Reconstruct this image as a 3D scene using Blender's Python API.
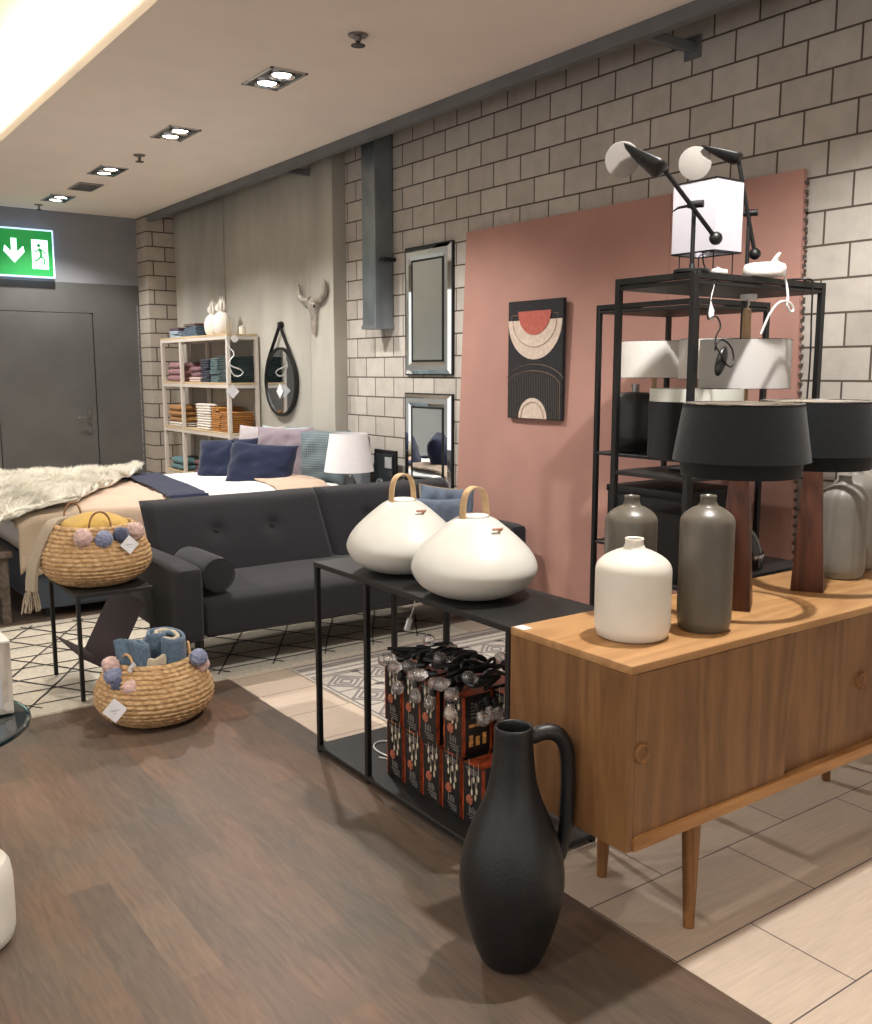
import bpy, bmesh, math, random
from math import sin, cos, pi, radians, sqrt, atan
from mathutils import Vector, Matrix, noise
for o in list(bpy.data.objects): bpy.data.objects.remove(o)
S = bpy.context.scene
C = S.collection
rnd = random.Random(7)

# ---------------------------------------------------------------- camera
YAW = atan(692/965.0); PITCH = atan(140/955.0); EYE = 1.5
cam = bpy.data.cameras.new('camera'); co = bpy.data.objects.new('camera', cam); C.objects.link(co)
co.location = (0, 0, EYE); co.rotation_euler = (pi/2-PITCH, 0, -YAW)
cam.sensor_fit = 'VERTICAL'; cam.sensor_height = 36; cam.sensor_width = 36; cam.lens = 955/1024*36
cam.clip_start = .05; cam.clip_end = 60
S.camera = co
# ---------------------------------------------------------------- light
S.view_settings.view_transform = 'Standard'; S.view_settings.look = 'None'
S.view_settings.gamma = 1; S.view_settings.use_curve_mapping = False
S.view_settings.exposure = 0.22
w = bpy.data.worlds.new('world'); S.world = w; w.use_nodes = True
w.node_tree.nodes['Background'].inputs[0].default_value = (.95, .93, .90, 1)
w.node_tree.nodes['Background'].inputs[1].default_value = .30
def area(name, loc, rot, sx, sy, e, col=(1, .965, .92)):
    l = bpy.data.lights.new(name, 'AREA'); l.shape = 'RECTANGLE'; l.size = sx; l.size_y = sy; l.energy = e; l.color = col
    o = bpy.data.objects.new(name, l); C.objects.link(o); o.location = loc; o.rotation_euler = rot; return o
def spot(name, loc, e, tgt=None, size=110, blend=.7, col=(1, .965, .92), r=.04):
    l = bpy.data.lights.new(name, 'SPOT'); l.energy = e; l.spot_size = radians(size); l.spot_blend = blend; l.color = col; l.shadow_soft_size = r
    o = bpy.data.objects.new(name, l); C.objects.link(o); o.location = loc
    d = (Vector(tgt)-Vector(loc)) if tgt else Vector((0, 0, -1))
    o.rotation_euler = d.to_track_quat('-Z', 'Y').to_euler(); return o
ROW_Y = [1.63, 5.03, 6.53, 8.03, 9.53]
for y, e in zip(ROW_Y, (240, 155, 130, 130, 110)):
    x = 2.48 if y > 2 else 2.26
    spot('downlight_beam', (x, y, 3.06), e, (x+.14, y, 0), 126 if y > 2 else 142, .55 if y > 2 else .4)
for y in (-1.6, .9, 3.4, 5.9, 8.4):
    spot('shop_beam', (-1.3, y, 3.06), 80, (-1.0, y, 0), 140, .6)
area('cove_light', (1.50, 3.9, 3.19), (radians(180), radians(28), 0), .10, 12.6, 20, (1, .94, .84))
area('fill_light_left', (-3.9, 2.5, 1.5), (0, radians(-90), 0), 2.4, 10, 75, (1, .97, .94))  # unseen fill light added to brighten the block wall and ceiling, no window there
area('fill_light_front', (.5, -3.4, 1.5), (radians(90), 0, 0), 6, 2.4, 40, (1, .97, .94))  # weaker fill added behind the camera, the front wall has no window

# ---------------------------------------------------------------- materials
def lin(c):
    return tuple((x/255/12.92 if x/255 <= .04045 else ((x/255+.055)/1.055)**2.4) for x in c)+(1,)
MATS = {}
def mat(name, col, rough=.6, metal=0, var=0, scale=20, bump=0, bscale=60, stretch=(1, 1, 1), emit=None, trans=0, col2=None, coord='Object', sheen=0, coat=0, spec=None, ior=1.45, alpha=None):
    if name in MATS: return MATS[name]
    m = bpy.data.materials.new(name); m.use_nodes = True; nt = m.node_tree; b = nt.nodes['Principled BSDF']
    b.inputs['Base Color'].default_value = lin(col); b.inputs['Roughness'].default_value = rough; b.inputs['Metallic'].default_value = metal
    if sheen: b.inputs['Sheen Weight'].default_value = sheen
    if coat: b.inputs['Coat Weight'].default_value = coat
    if spec is not None: b.inputs['Specular IOR Level'].default_value = spec
    if trans: b.inputs['Transmission Weight'].default_value = trans; b.inputs['IOR'].default_value = ior
    if alpha is not None: b.inputs['Alpha'].default_value = alpha
    if emit: b.inputs['Emission Color'].default_value = lin(emit[0]); b.inputs['Emission Strength'].default_value = emit[1]
    tc = nt.nodes.new('ShaderNodeTexCoord'); mp = nt.nodes.new('ShaderNodeMapping'); mp.inputs['Scale'].default_value = stretch
    nt.links.new(tc.outputs[coord], mp.inputs[0])
    if var or col2:
        n = nt.nodes.new('ShaderNodeTexNoise'); n.inputs['Scale'].default_value = scale; n.inputs['Detail'].default_value = 6
        nt.links.new(mp.outputs[0], n.inputs[0])
        r = nt.nodes.new('ShaderNodeValToRGB'); nt.links.new(n.outputs[0], r.inputs[0])
        c2 = col2 or tuple(max(0, x*(1-var)) for x in col)
        c1 = col if col2 else tuple(min(255, x*(1+var*.6)) for x in col)
        r.color_ramp.elements[0].position = .35; r.color_ramp.elements[0].color = lin(c2)
        r.color_ramp.elements[1].position = .65; r.color_ramp.elements[1].color = lin(c1)
        nt.links.new(r.outputs[0], b.inputs['Base Color'])
    if bump:
        n2 = nt.nodes.new('ShaderNodeTexNoise'); n2.inputs['Scale'].default_value = bscale; n2.inputs['Detail'].default_value = 4
        nt.links.new(mp.outputs[0], n2.inputs[0])
        bp = nt.nodes.new('ShaderNodeBump'); bp.inputs['Strength'].default_value = bump; bp.inputs['Distance'].default_value = .01
        nt.links.new(n2.outputs[0], bp.inputs['Height']); nt.links.new(bp.outputs[0], b.inputs['Normal'])
    MATS[name] = m; return m
def fabric(name, col, var=.12, weave=700, bump=.25):
    return mat(name, col, .95, 0, var, 180, bump, weave, sheen=.15, spec=.2)
def world_xy(nt, a, b_, ox=0, oy=0):
    g = nt.nodes.new('ShaderNodeNewGeometry'); s = nt.nodes.new('ShaderNodeSeparateXYZ'); c = nt.nodes.new('ShaderNodeCombineXYZ')
    nt.links.new(g.outputs['Position'], s.inputs[0])
    for i, (k, off) in enumerate(((a, ox), (b_, oy))):
        m = nt.nodes.new('ShaderNodeMath'); m.operation = 'SUBTRACT'; m.inputs[1].default_value = off
        nt.links.new(s.outputs[k], m.inputs[0]); nt.links.new(m.outputs[0], c.inputs[i])
    return c.outputs[0]
def brick_mat(name, a, b_, ox, oy, bw, rh, mortar, c1, c2, cm, rough=.9, bump=.6, grain=None, spec=.3):
    m = bpy.data.materials.new(name); m.use_nodes = True; nt = m.node_tree; b = nt.nodes['Principled BSDF']
    b.inputs['Roughness'].default_value = rough; b.inputs['Specular IOR Level'].default_value = spec
    v = world_xy(nt, a, b_, ox, oy)
    t = nt.nodes.new('ShaderNodeTexBrick'); t.offset = .5; t.inputs['Scale'].default_value = 1
    t.inputs['Brick Width'].default_value = bw; t.inputs['Row Height'].default_value = rh; t.inputs['Mortar Size'].default_value = mortar
    t.inputs['Mortar Smooth'].default_value = .15
    t.inputs['Color1'].default_value = lin(c1); t.inputs['Color2'].default_value = lin(c2); t.inputs['Mortar'].default_value = lin(cm)
    nt.links.new(v, t.inputs[0])
    g = nt.nodes.new('ShaderNodeNewGeometry'); mp = nt.nodes.new('ShaderNodeMapping'); nt.links.new(g.outputs['Position'], mp.inputs[0])
    mp.inputs['Scale'].default_value = grain or (1, 1, 1)
    n = nt.nodes.new('ShaderNodeTexNoise'); n.inputs['Scale'].default_value = 9; n.inputs['Detail'].default_value = 9; n.inputs['Roughness'].default_value = .65
    nt.links.new(mp.outputs[0], n.inputs[0])
    r = nt.nodes.new('ShaderNodeValToRGB'); r.color_ramp.elements[0].position = .3; r.color_ramp.elements[0].color = (.84, .84, .83, 1)
    r.color_ramp.elements[1].position = .7; r.color_ramp.elements[1].color = (1.03, 1.02, 1.02, 1); nt.links.new(n.outputs[0], r.inputs[0])
    mx = nt.nodes.new('ShaderNodeMix'); mx.data_type = 'RGBA'; mx.blend_type = 'MULTIPLY'; mx.inputs[0].default_value = 1
    nt.links.new(t.outputs[0], mx.inputs[6]); nt.links.new(r.outputs[0], mx.inputs[7]); nt.links.new(mx.outputs[2], b.inputs['Base Color'])
    ad = nt.nodes.new('ShaderNodeMath'); ad.operation = 'MULTIPLY_ADD'; ad.inputs[1].default_value = -1; nt.links.new(t.outputs['Fac'], ad.inputs[0])
    ml = nt.nodes.new('ShaderNodeMath'); ml.operation = 'MULTIPLY'; ml.inputs[1].default_value = .35
    n3 = nt.nodes.new('ShaderNodeTexNoise'); n3.inputs['Scale'].default_value = 90; nt.links.new(mp.outputs[0], n3.inputs[0])
    nt.links.new(n3.outputs[0], ml.inputs[0]); nt.links.new(ml.outputs[0], ad.inputs[2])
    bp = nt.nodes.new('ShaderNodeBump'); bp.inputs['Strength'].default_value = bump; bp.inputs['Distance'].default_value = .006
    nt.links.new(ad.outputs[0], bp.inputs['Height']); nt.links.new(bp.outputs[0], b.inputs['Normal'])
    return m
def plank_mat():
    m = bpy.data.materials.new('dark_plank_floor'); m.use_nodes = True; nt = m.node_tree; b = nt.nodes['Principled BSDF']
    b.inputs['Specular IOR Level'].default_value = .35
    v = world_xy(nt, 1, 0, .3, 1.815-.118*40)
    t = nt.nodes.new('ShaderNodeTexBrick'); t.offset = .37; t.offset_frequency = 3; t.inputs['Scale'].default_value = 1
    t.inputs['Brick Width'].default_value = .92; t.inputs['Row Height'].default_value = .118; t.inputs['Mortar Size'].default_value = .0006
    t.inputs['Color1'].default_value = (0, 0, 0, 1); t.inputs['Color2'].default_value = (1, 1, 1, 1); t.inputs['Mortar'].default_value = (0, 0, 0, 1)
    nt.links.new(v, t.inputs[0])
    r = nt.nodes.new('ShaderNodeValToRGB'); e = r.color_ramp.elements
    e[0].position = 0; e[0].color = lin((97, 86, 77)); e[1].position = 1; e[1].color = lin((115, 99, 86))
    k = e.new(.45); k.color = lin((104, 90, 80)); k = e.new(.75); k.color = lin((111, 92, 79))
    nt.links.new(t.outputs[0], r.inputs[0])
    g = nt.nodes.new('ShaderNodeNewGeometry'); mp = nt.nodes.new('ShaderNodeMapping'); mp.inputs['Scale'].default_value = (14, 1.6, 1); nt.links.new(g.outputs['Position'], mp.inputs[0])
    n = nt.nodes.new('ShaderNodeTexNoise'); n.inputs['Scale'].default_value = 3.2; n.inputs['Detail'].default_value = 8; n.inputs['Distortion'].default_value = 1.3; nt.links.new(mp.outputs[0], n.inputs[0])
    r2 = nt.nodes.new('ShaderNodeValToRGB'); r2.color_ramp.elements[0].position = .3; r2.color_ramp.elements[0].color = (.72, .72, .72, 1)
    r2.color_ramp.elements[1].position = .72; r2.color_ramp.elements[1].color = (1.12, 1.08, 1.04, 1); nt.links.new(n.outputs[0], r2.inputs[0])
    n4 = nt.nodes.new('ShaderNodeTexNoise'); n4.inputs['Scale'].default_value = 1.6; n4.inputs['Detail'].default_value = 5; nt.links.new(g.outputs['Position'], n4.inputs[0])
    r4 = nt.nodes.new('ShaderNodeValToRGB'); r4.color_ramp.elements[0].position = .38; r4.color_ramp.elements[0].color = (.86, .9, .92, 1)
    r4.color_ramp.elements[1].position = .66; r4.color_ramp.elements[1].color = (1.14, 1.0, .92, 1); nt.links.new(n4.outputs[0], r4.inputs[0])
    mx = nt.nodes.new('ShaderNodeMix'); mx.data_type = 'RGBA'; mx.blend_type = 'MULTIPLY'; mx.inputs[0].default_value = 1
    mx2 = nt.nodes.new('ShaderNodeMix'); mx2.data_type = 'RGBA'; mx2.blend_type = 'MULTIPLY'; mx2.inputs[0].default_value = 1
    nt.links.new(r.outputs[0], mx.inputs[6]); nt.links.new(r2.outputs[0], mx.inputs[7])
    nt.links.new(mx.outputs[2], mx2.inputs[6]); nt.links.new(r4.outputs[0], mx2.inputs[7]); nt.links.new(mx2.outputs[2], b.inputs['Base Color'])
    b.inputs['Roughness'].default_value = .42
    bp = nt.nodes.new('ShaderNodeBump'); bp.inputs['Strength'].default_value = .15; bp.inputs['Distance'].default_value = .003
    nt.links.new(n.outputs[0], bp.inputs['Height']); nt.links.new(bp.outputs[0], b.inputs['Normal'])
    return m
def wood(name, c1, c2, axis='z', scale=1.0, rough=.45, rings=4.0):
    """wood grain running along axis, object coordinates"""
    if name in MATS: return MATS[name]
    m = bpy.data.materials.new(name); m.use_nodes = True; nt = m.node_tree; b = nt.nodes['Principled BSDF']; b.inputs['Roughness'].default_value = rough
    b.inputs['Specular IOR Level'].default_value = .35
    tc = nt.nodes.new('ShaderNodeTexCoord'); mp = nt.nodes.new('ShaderNodeMapping'); nt.links.new(tc.outputs['Object'], mp.inputs[0])
    s = {'x': (.12, 1, 1), 'y': (1, .12, 1), 'z': (1, 1, .12)}[axis]; mp.inputs['Scale'].default_value = tuple(q*scale for q in s)
    w_ = nt.nodes.new('ShaderNodeTexNoise'); w_.inputs['Scale'].default_value = rings*2; w_.inputs['Detail'].default_value = 2; w_.inputs['Distortion'].default_value = .8; nt.links.new(mp.outputs[0], w_.inputs[0])
    ml = nt.nodes.new('ShaderNodeMath'); ml.operation = 'MULTIPLY'; ml.inputs[1].default_value = 9; nt.links.new(w_.outputs[0], ml.inputs[0])
    fr = nt.nodes.new('ShaderNodeMath'); fr.operation = 'PINGPONG'; fr.inputs[1].default_value = 1; nt.links.new(ml.outputs[0], fr.inputs[0])
    mp2 = nt.nodes.new('ShaderNodeMapping'); nt.links.new(tc.outputs['Object'], mp2.inputs[0]); mp2.inputs['Scale'].default_value = tuple((q if q < 1 else 1)*scale for q in s)
    n2 = nt.nodes.new('ShaderNodeTexNoise'); n2.inputs['Scale'].default_value = 90; n2.inputs['Detail'].default_value = 3; nt.links.new(mp2.outputs[0], n2.inputs[0])
    av = nt.nodes.new('ShaderNodeMix'); av.data_type = 'FLOAT'; av.inputs[0].default_value = .55; nt.links.new(fr.outputs[0], av.inputs[2]); nt.links.new(n2.outputs[0], av.inputs[3])
    r = nt.nodes.new('ShaderNodeValToRGB'); r.color_ramp.elements[0].position = .22; r.color_ramp.elements[0].color = lin(c2)
    r.color_ramp.elements[1].position = .72; r.color_ramp.elements[1].color = lin(c1); nt.links.new(av.outputs[0], r.inputs[0]); nt.links.new(r.outputs[0], b.inputs['Base Color'])
    bp = nt.nodes.new('ShaderNodeBump'); bp.inputs['Strength'].default_value = .12; bp.inputs['Distance'].default_value = .002
    nt.links.new(n2.outputs[0], bp.inputs['Height']); nt.links.new(bp.outputs[0], b.inputs['Normal'])
    MATS[name] = m; return m
BLK = mat('black_powder_metal', (15, 15, 16), .45, 0, .1, 40, .05)
BLKW = mat('black_table_metal', (27, 26, 26), .5, 0, .15, 8, .05)
CHROME = mat('polished_chrome', (210, 210, 212), .12, 1, .1, 8)
BRUSHED = mat('brushed_steel', (150, 148, 145), .35, 1, .15, 30)
WHITEP = mat('white_plastic', (235, 234, 230), .4, 0, .03)
CARD = mat('white_card', (225, 224, 226), .8, 0, .04)
INK = mat('grey_ink', (120, 118, 120), .8, 0, .1)

# ---------------------------------------------------------------- mesh helpers
def top(o):
    while o.parent: o = o.parent
    return o
def obj(name, bm, m, parent=None, smooth=True, label=None, angle=35, local=False):
    """world-space bmesh -> one mesh object, stored relative to its thing's base"""
    if parent is not None and not local:
        bmesh.ops.transform(bm, matrix=Matrix.Translation(-top(parent).location), verts=bm.verts)
    me = bpy.data.meshes.new(name); bmesh.ops.recalc_face_normals(bm, faces=bm.faces); bm.to_mesh(me); bm.free()
    if smooth:
        me.polygons.foreach_set('use_smooth', [True]*len(me.polygons))
        try: me.set_sharp_from_angle(angle=radians(angle))
        except Exception: pass
    me.materials.append(m)
    o = bpy.data.objects.new(name, me); C.objects.link(o)
    if parent is not None: o.parent = parent
    if label: o['label'] = label
    return o
def thing(name, label, cat, loc=(0, 0, 0), group=None):
    o = bpy.data.objects.new(name, None); C.objects.link(o); o.location = loc; o.empty_display_size = .1
    o['label'] = label; o['category'] = cat
    if group: o['group'] = group
    return o
def tag(o, label, cat, group=None, kind=None):
    o['label'] = label; o['category'] = cat
    if group: o['group'] = group
    if kind: o['kind'] = kind
    return o
def struct(name, bm, m, parent=None, smooth=False):
    o = obj(name, bm, m, parent, smooth)
    if parent is None: o['kind'] = 'structure'
    return o
def NB(): return bmesh.new()
def box(bm, x0, x1, y0, y1, z0, z1, bev=0, seg=2, rot=None):
    v = bmesh.ops.create_cube(bm, size=1)['verts']
    bmesh.ops.scale(bm, vec=(x1-x0, y1-y0, z1-z0), verts=v)
    if bev:
        es = list({e for q in v for e in q.link_edges})
        r = bmesh.ops.bevel(bm, geom=es, offset=bev, segments=seg, profile=.5, affect='EDGES', clamp_overlap=True)
        v = list(set(r['verts']) | {q for q in v if q.is_valid})
        v = list({q for f in r['faces'] for q in f.verts} | {q for q in v if q.is_valid})
        # whole island
        st = list(v); seen = set(v)
        while st:
            q = st.pop()
            for e in q.link_edges:
                o = e.other_vert(q)
                if o not in seen: seen.add(o); st.append(o)
        v = list(seen)
    c = Vector(((x0+x1)/2, (y0+y1)/2, (z0+z1)/2))
    if rot is not None: bmesh.ops.transform(bm, matrix=rot, verts=v)
    bmesh.ops.translate(bm, vec=c, verts=v)
    return v
def lathe(bm, prof, c=(0, 0, 0), seg=48, sx=1, sy=1, closed=False, fn=None):
    rings = []; out = []
    for r, z in prof:
        if r < 1e-5:
            q = bm.verts.new((c[0], c[1], c[2]+z)); rings.append([q]); out.append(q); continue
        ring = []
        for i in range(seg):
            a = 2*pi*i/seg; rr = r*(fn(a, z) if fn else 1)
            ring.append(bm.verts.new((c[0]+rr*cos(a)*sx, c[1]+rr*sin(a)*sy, c[2]+z)))
        rings.append(ring); out += ring
    for A, B in zip(rings, rings[1:]):
        for i in range(seg):
            j = (i+1) % seg
            try:
                if len(A) == 1 and len(B) == 1: continue
                if len(A) == 1: bm.faces.new((A[0], B[i], B[j]))
                elif len(B) == 1: bm.faces.new((A[i], A[j], B[0]))
                else: bm.faces.new((A[i], A[j], B[j], B[i]))
            except ValueError: pass
    return out
def tube(bm, pts, r, seg=10, cap=True, sq=None, smooth_pts=0, closed=False):
    """sweep a circle (or sq=(w,h) rectangle) along points; r float or list"""
    P = [Vector(p) for p in pts]
    for _ in range(smooth_pts):
        Q = [P[0]]
        for a, b in zip(P, P[1:]): Q += [a*.75+b*.25, a*.25+b*.75]
        Q.append(P[-1]); P = Q
    n = len(P); R = r if isinstance(r, (list, tuple)) else None
    rings = []; up = None
    for i, p in enumerate(P):
        t = ((P[i+1] if i < n-1 else p)-(P[i-1] if i else p)).normalized()
        if closed: t = (P[(i+1) % n]-P[i-1]).normalized()
        if up is None:
            up = Vector((0, 0, 1)) if abs(t.z) < .9 else Vector((0, 1, 0))
        s = t.cross(up).normalized(); up = s.cross(t).normalized()
        rr = (R[min(len(R)-1, int(round(i*(len(R)-1)/(n-1))))] if R else r)
        if sq: ring = [bm.verts.new(p+s*a*sq[0]/2+up*b*sq[1]/2) for a, b in ((-1, -1), (1, -1), (1, 1), (-1, 1))]
        else: ring = [bm.verts.new(p+s*cos(2*pi*k/seg)*rr+up*sin(2*pi*k/seg)*rr) for k in range(seg)]
        rings.append(ring)
    m = len(rings[0])
    pairs = list(zip(rings, rings[1:]))
    if closed: pairs.append((rings[-1], rings[0]))
    for A, B in pairs:
        for k in range(m): bm.faces.new((A[k], A[(k+1) % m], B[(k+1) % m], B[k]))
    if cap and not closed:
        bm.faces.new(rings[0][::-1]); bm.faces.new(rings[-1])
    return [v for q in rings for v in q]
def rod(bm, a, b, w):   # square steel bar
    a = Vector(a); b = Vector(b); d = b-a
    ax = max(range(3), key=lambda i: abs(d[i]))
    lo = [min(a[i], b[i])-(w/2 if i != ax else 0) for i in range(3)]; hi = [max(a[i], b[i])+(w/2 if i != ax else 0) for i in range(3)]
    return box(bm, lo[0], hi[0], lo[1], hi[1], lo[2], hi[2], w*.08, 1)
def ball(bm, c, r, sub=3, s=(1, 1, 1)):
    v = bmesh.ops.create_icosphere(bm, subdivisions=sub, radius=r)['verts']
    bmesh.ops.scale(bm, vec=s, verts=v); bmesh.ops.translate(bm, vec=c, verts=v); return v
def poly(bm, pts, ext):     # prism: polygon pts extruded by vector ext
    a = [bm.verts.new(p) for p in pts]; b = [bm.verts.new(Vector(p)+Vector(ext)) for p in pts]
    bm.faces.new(a); bm.faces.new(b[::-1])
    for i in range(len(a)):
        j = (i+1) % len(a); bm.faces.new((a[i], b[i], b[j], a[j]))
def xf(bm, verts, M): bmesh.ops.transform(bm, matrix=M, verts=verts)
def T(*a): return Matrix.Translation(a)
def Rz(d): return Matrix.Rotation(radians(d), 4, 'Z')
def Rx(d): return Matrix.Rotation(radians(d), 4, 'X')
def Ry(d): return Matrix.Rotation(radians(d), 4, 'Y')
def pillow_bm(w, h, t, seed=0, N=22, wr=.012):
    """standing cushion: width X, height Z, thickness Y, base at z=0"""
    bm = NB(); g = {}
    for s in (-1, 1):
        for i in range(N+1):
            for j in range(N+1):
                u = -1+2*i/N; v = -1+2*j/N
                edge = i in (0, N) or j in (0, N)
                if edge and s == 1: g[s, i, j] = g[-1, i, j]; continue
                px = w/2*u*(1-.07*(1-v*v)*abs(u)**3); pz = h/2*v*(1-.07*(1-u*u)*abs(v)**3)
                th = t/2*((1-u**4)*(1-v**4))**.55
                nz = noise.noise(Vector((u*2.2+seed, v*2.2, s*3.1+seed)))*wr*2+noise.noise(Vector((u*6+seed, v*5, s)))*wr*.7
                k = min(1, 4*(1-max(abs(u), abs(v))))
                g[s, i, j] = bm.verts.new((px+(noise.noise(Vector((v*3, seed, u)))*.008), s*(th+.002)+nz*k*s, pz+h/2))
    for s in (-1, 1):
        for i in range(N):
            for j in range(N):
                q = (g[s, i, j], g[s, i+1, j], g[s, i+1, j+1], g[s, i, j+1])
                try: bm.faces.new(q if s == -1 else q[::-1])
                except ValueError: pass
    return bm
# ================================================================ SETTING
M_BRICK = brick_mat('pale_block_wall', 1, 2, .218, .1335, .2558, .1475, .0052, (196, 190, 182), (180, 173, 165), (92, 82, 74))
M_BRICKB = brick_mat('pale_block_back', 0, 2, .1, .1335, .2558, .1475, .0065, (186, 177, 166), (172, 162, 150), (84, 76, 70))
M_TILE = brick_mat('beige_stone_tile', 0, 1, .3075, .235, .605, .31, .0024, (214, 196, 178), (204, 186, 168), (96, 84, 84), rough=.5, bump=.15, grain=(.7, 9, 1), spec=.4)
M_PLANK = plank_mat()
M_CEIL = mat('ceiling_plaster', (246, 236, 226), .9, 0, .01, 3)
M_CONC = mat('board_marked_concrete', (178, 174, 164), .92, 0, 0, 2.0, .25, 14, stretch=(1, 1.4, .5), col2=(158, 154, 145))
M_GREYP = mat('grey_wall_paint', (134, 135, 140), .75, 0, .03, 3)
M_GREYD = mat('dark_grey_door_paint', (88, 87, 85), .6, 0, .06, 2.5)
bm = NB(); box(bm, -4, 1.815, -3.5, 10.45, -.06, 0); struct('floor', bm, M_PLANK)
bm = NB(); box(bm, 1.817, 4.1, -3.5, 10.45, -.06, 0); struct('floor_tiles', bm, M_TILE)
bm = NB(); box(bm, 3.9, 4.1, -3.5, 10.45, 0, 4.0); struct('wall_right', bm, M_BRICK)
bm = NB(); box(bm, 3.49, 3.9, 10.0, 10.45, 0, 4.0); struct('wall_back_brick', bm, M_BRICKB)
# concrete section: boards side by side, slightly proud of the blocks
bm = NB()
ys = [6.64, 7.03, 8.55, 8.72, 9.3, 10.0]
xo = [3.78, 3.783, 3.79, 3.78, 3.786]
for (a, b), x in zip(zip(ys, ys[1:]), xo): box(bm, x, 3.9, a+.004, b-.004, 0, 4.0, .004, 1)
box(bm, 3.80, 3.9, 6.65, 9.99, 0, 4.0)
struct('wall_right_concrete', bm, M_CONC, smooth=False)
# wall with the door
DX0, DX1, DZ = 2.04, 2.99, 2.095
bm = NB(); box(bm, -4, 1.7, 10.3, 10.45, 0, 3.6); struct('wall_back_left', bm, mat('pale_blue_wall', (205, 212, 216), .8, 0, .02, 2))
bm = NB(); box(bm, 1.702, DX0-.01, 10.3, 10.45, 0, 2.405); box(bm, DX1+.01, 3.56, 10.3, 10.45, 0, 2.405); box(bm, DX0-.01, DX1+.01, 10.3, 10.45, DZ+.01, 2.405); struct('wall_back', bm, M_GREYD)
bm = NB(); box(bm, 1.702, 3.06, 10.3, 10.45, 2.405, 3.6); box(bm, 3.06, 3.56, 10.305, 10.45, 2.405, 3.4); struct('wall_back_upper', bm, M_GREYP)
door = obj('door_1', (lambda b: (box(b, DX0, DX1, 10.308, 10.36, .005, DZ, .002, 1), b)[1])(NB()), M_GREYD, None, False); door['kind'] = 'structure'
bm = NB(); box(bm, DX1-.095, DX1-.06, 10.296, 10.308, .96, 1.13, .003, 1)
tube(bm, [(DX1-.078, 10.30, 1.03), (DX1-.078, 10.255, 1.03), (DX1-.10, 10.25, 1.03), (DX1-.21, 10.25, 1.028)], .010, 8)
lathe(bm, [(.012, 0), (.012, .02), (0, .02)], (DX1-.078, 10.3, .86), 10)
box(bm, DX1-.09, DX1-.066, 10.296, 10.308, .87, .90, .006, 2)
struct('door_handle', bm, BRUSHED, door, True)
bm = NB(); box(bm, 3.462, 3.468, 10.296, 10.3, .5, 2.2); struct('trim_1', bm, mat('scuffed_paint', (150, 150, 148), .7, 0, .4, 60))
# ceiling with the lit recess
bm = NB(); box(bm, 1.60, 3.5, -3.5, 10.45, 3.1, 3.2); struct('ceiling', bm, M_CEIL)
bm = NB(); box(bm, -4, 0.0, -3.5, 10.45, 3.1, 3.2); struct('ceiling_left', bm, M_CEIL)
bm = NB(); box(bm, -.1, 1.76, -3.5, 10.45, 3.42, 3.5); box(bm, -.06, 0, -3.5, 10.45, 3.2, 3.42); box(bm, 1.70, 1.76, -3.5, 10.45, 3.2, 3.42); struct('ceiling_recess', bm, mat('recess_plaster', (225, 220, 208), .9, 0, .02, 3))
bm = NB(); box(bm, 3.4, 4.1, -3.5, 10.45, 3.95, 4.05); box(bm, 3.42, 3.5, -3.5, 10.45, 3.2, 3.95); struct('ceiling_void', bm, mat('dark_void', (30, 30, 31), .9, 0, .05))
bm = NB(); box(bm, 3.5, 3.56, -3.5, 9.999, 3.035, 3.2, .004, 1); struct('trim_2', bm, mat('grey_edge_beam', (104, 106, 108), .6, 0, .06, 4))
for k, y in enumerate((3.28, 7.0)):
    bm = NB(); box(bm, 3.55, 3.9, y-.02, y+.02, 3.04, 3.085, .003, 1); box(bm, 3.885, 3.9, y-.05, y+.05, 3.01, 3.115, .003, 1); struct('trim_%d' % (k+3), bm, mat('grey_edge_beam', (104, 106, 108)))
bm = NB(); box(bm, -4.1, -4, -3.5, 10.45, 0, 3.2); struct('wall_left', bm, mat('pale_shop_wall', (190, 186, 182), .85, 0, .03, 2))
bm = NB(); box(bm, -4.1, 4.1, -3.6, -3.5, 0, 4.05); struct('wall_front', bm, mat('pale_shop_wall', (190, 186, 182)))
# LED strip in the recess
bm = NB(); box(bm, 1.64, 1.68, -3.4, 10.2, 3.202, 3.215); tag(obj('light_strip', bm, mat('led_strip', (255, 240, 210), .5, emit=((255, 236, 200), 30)), None, False), 'warm light strip glowing inside the ceiling recess', 'light strip')

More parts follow.
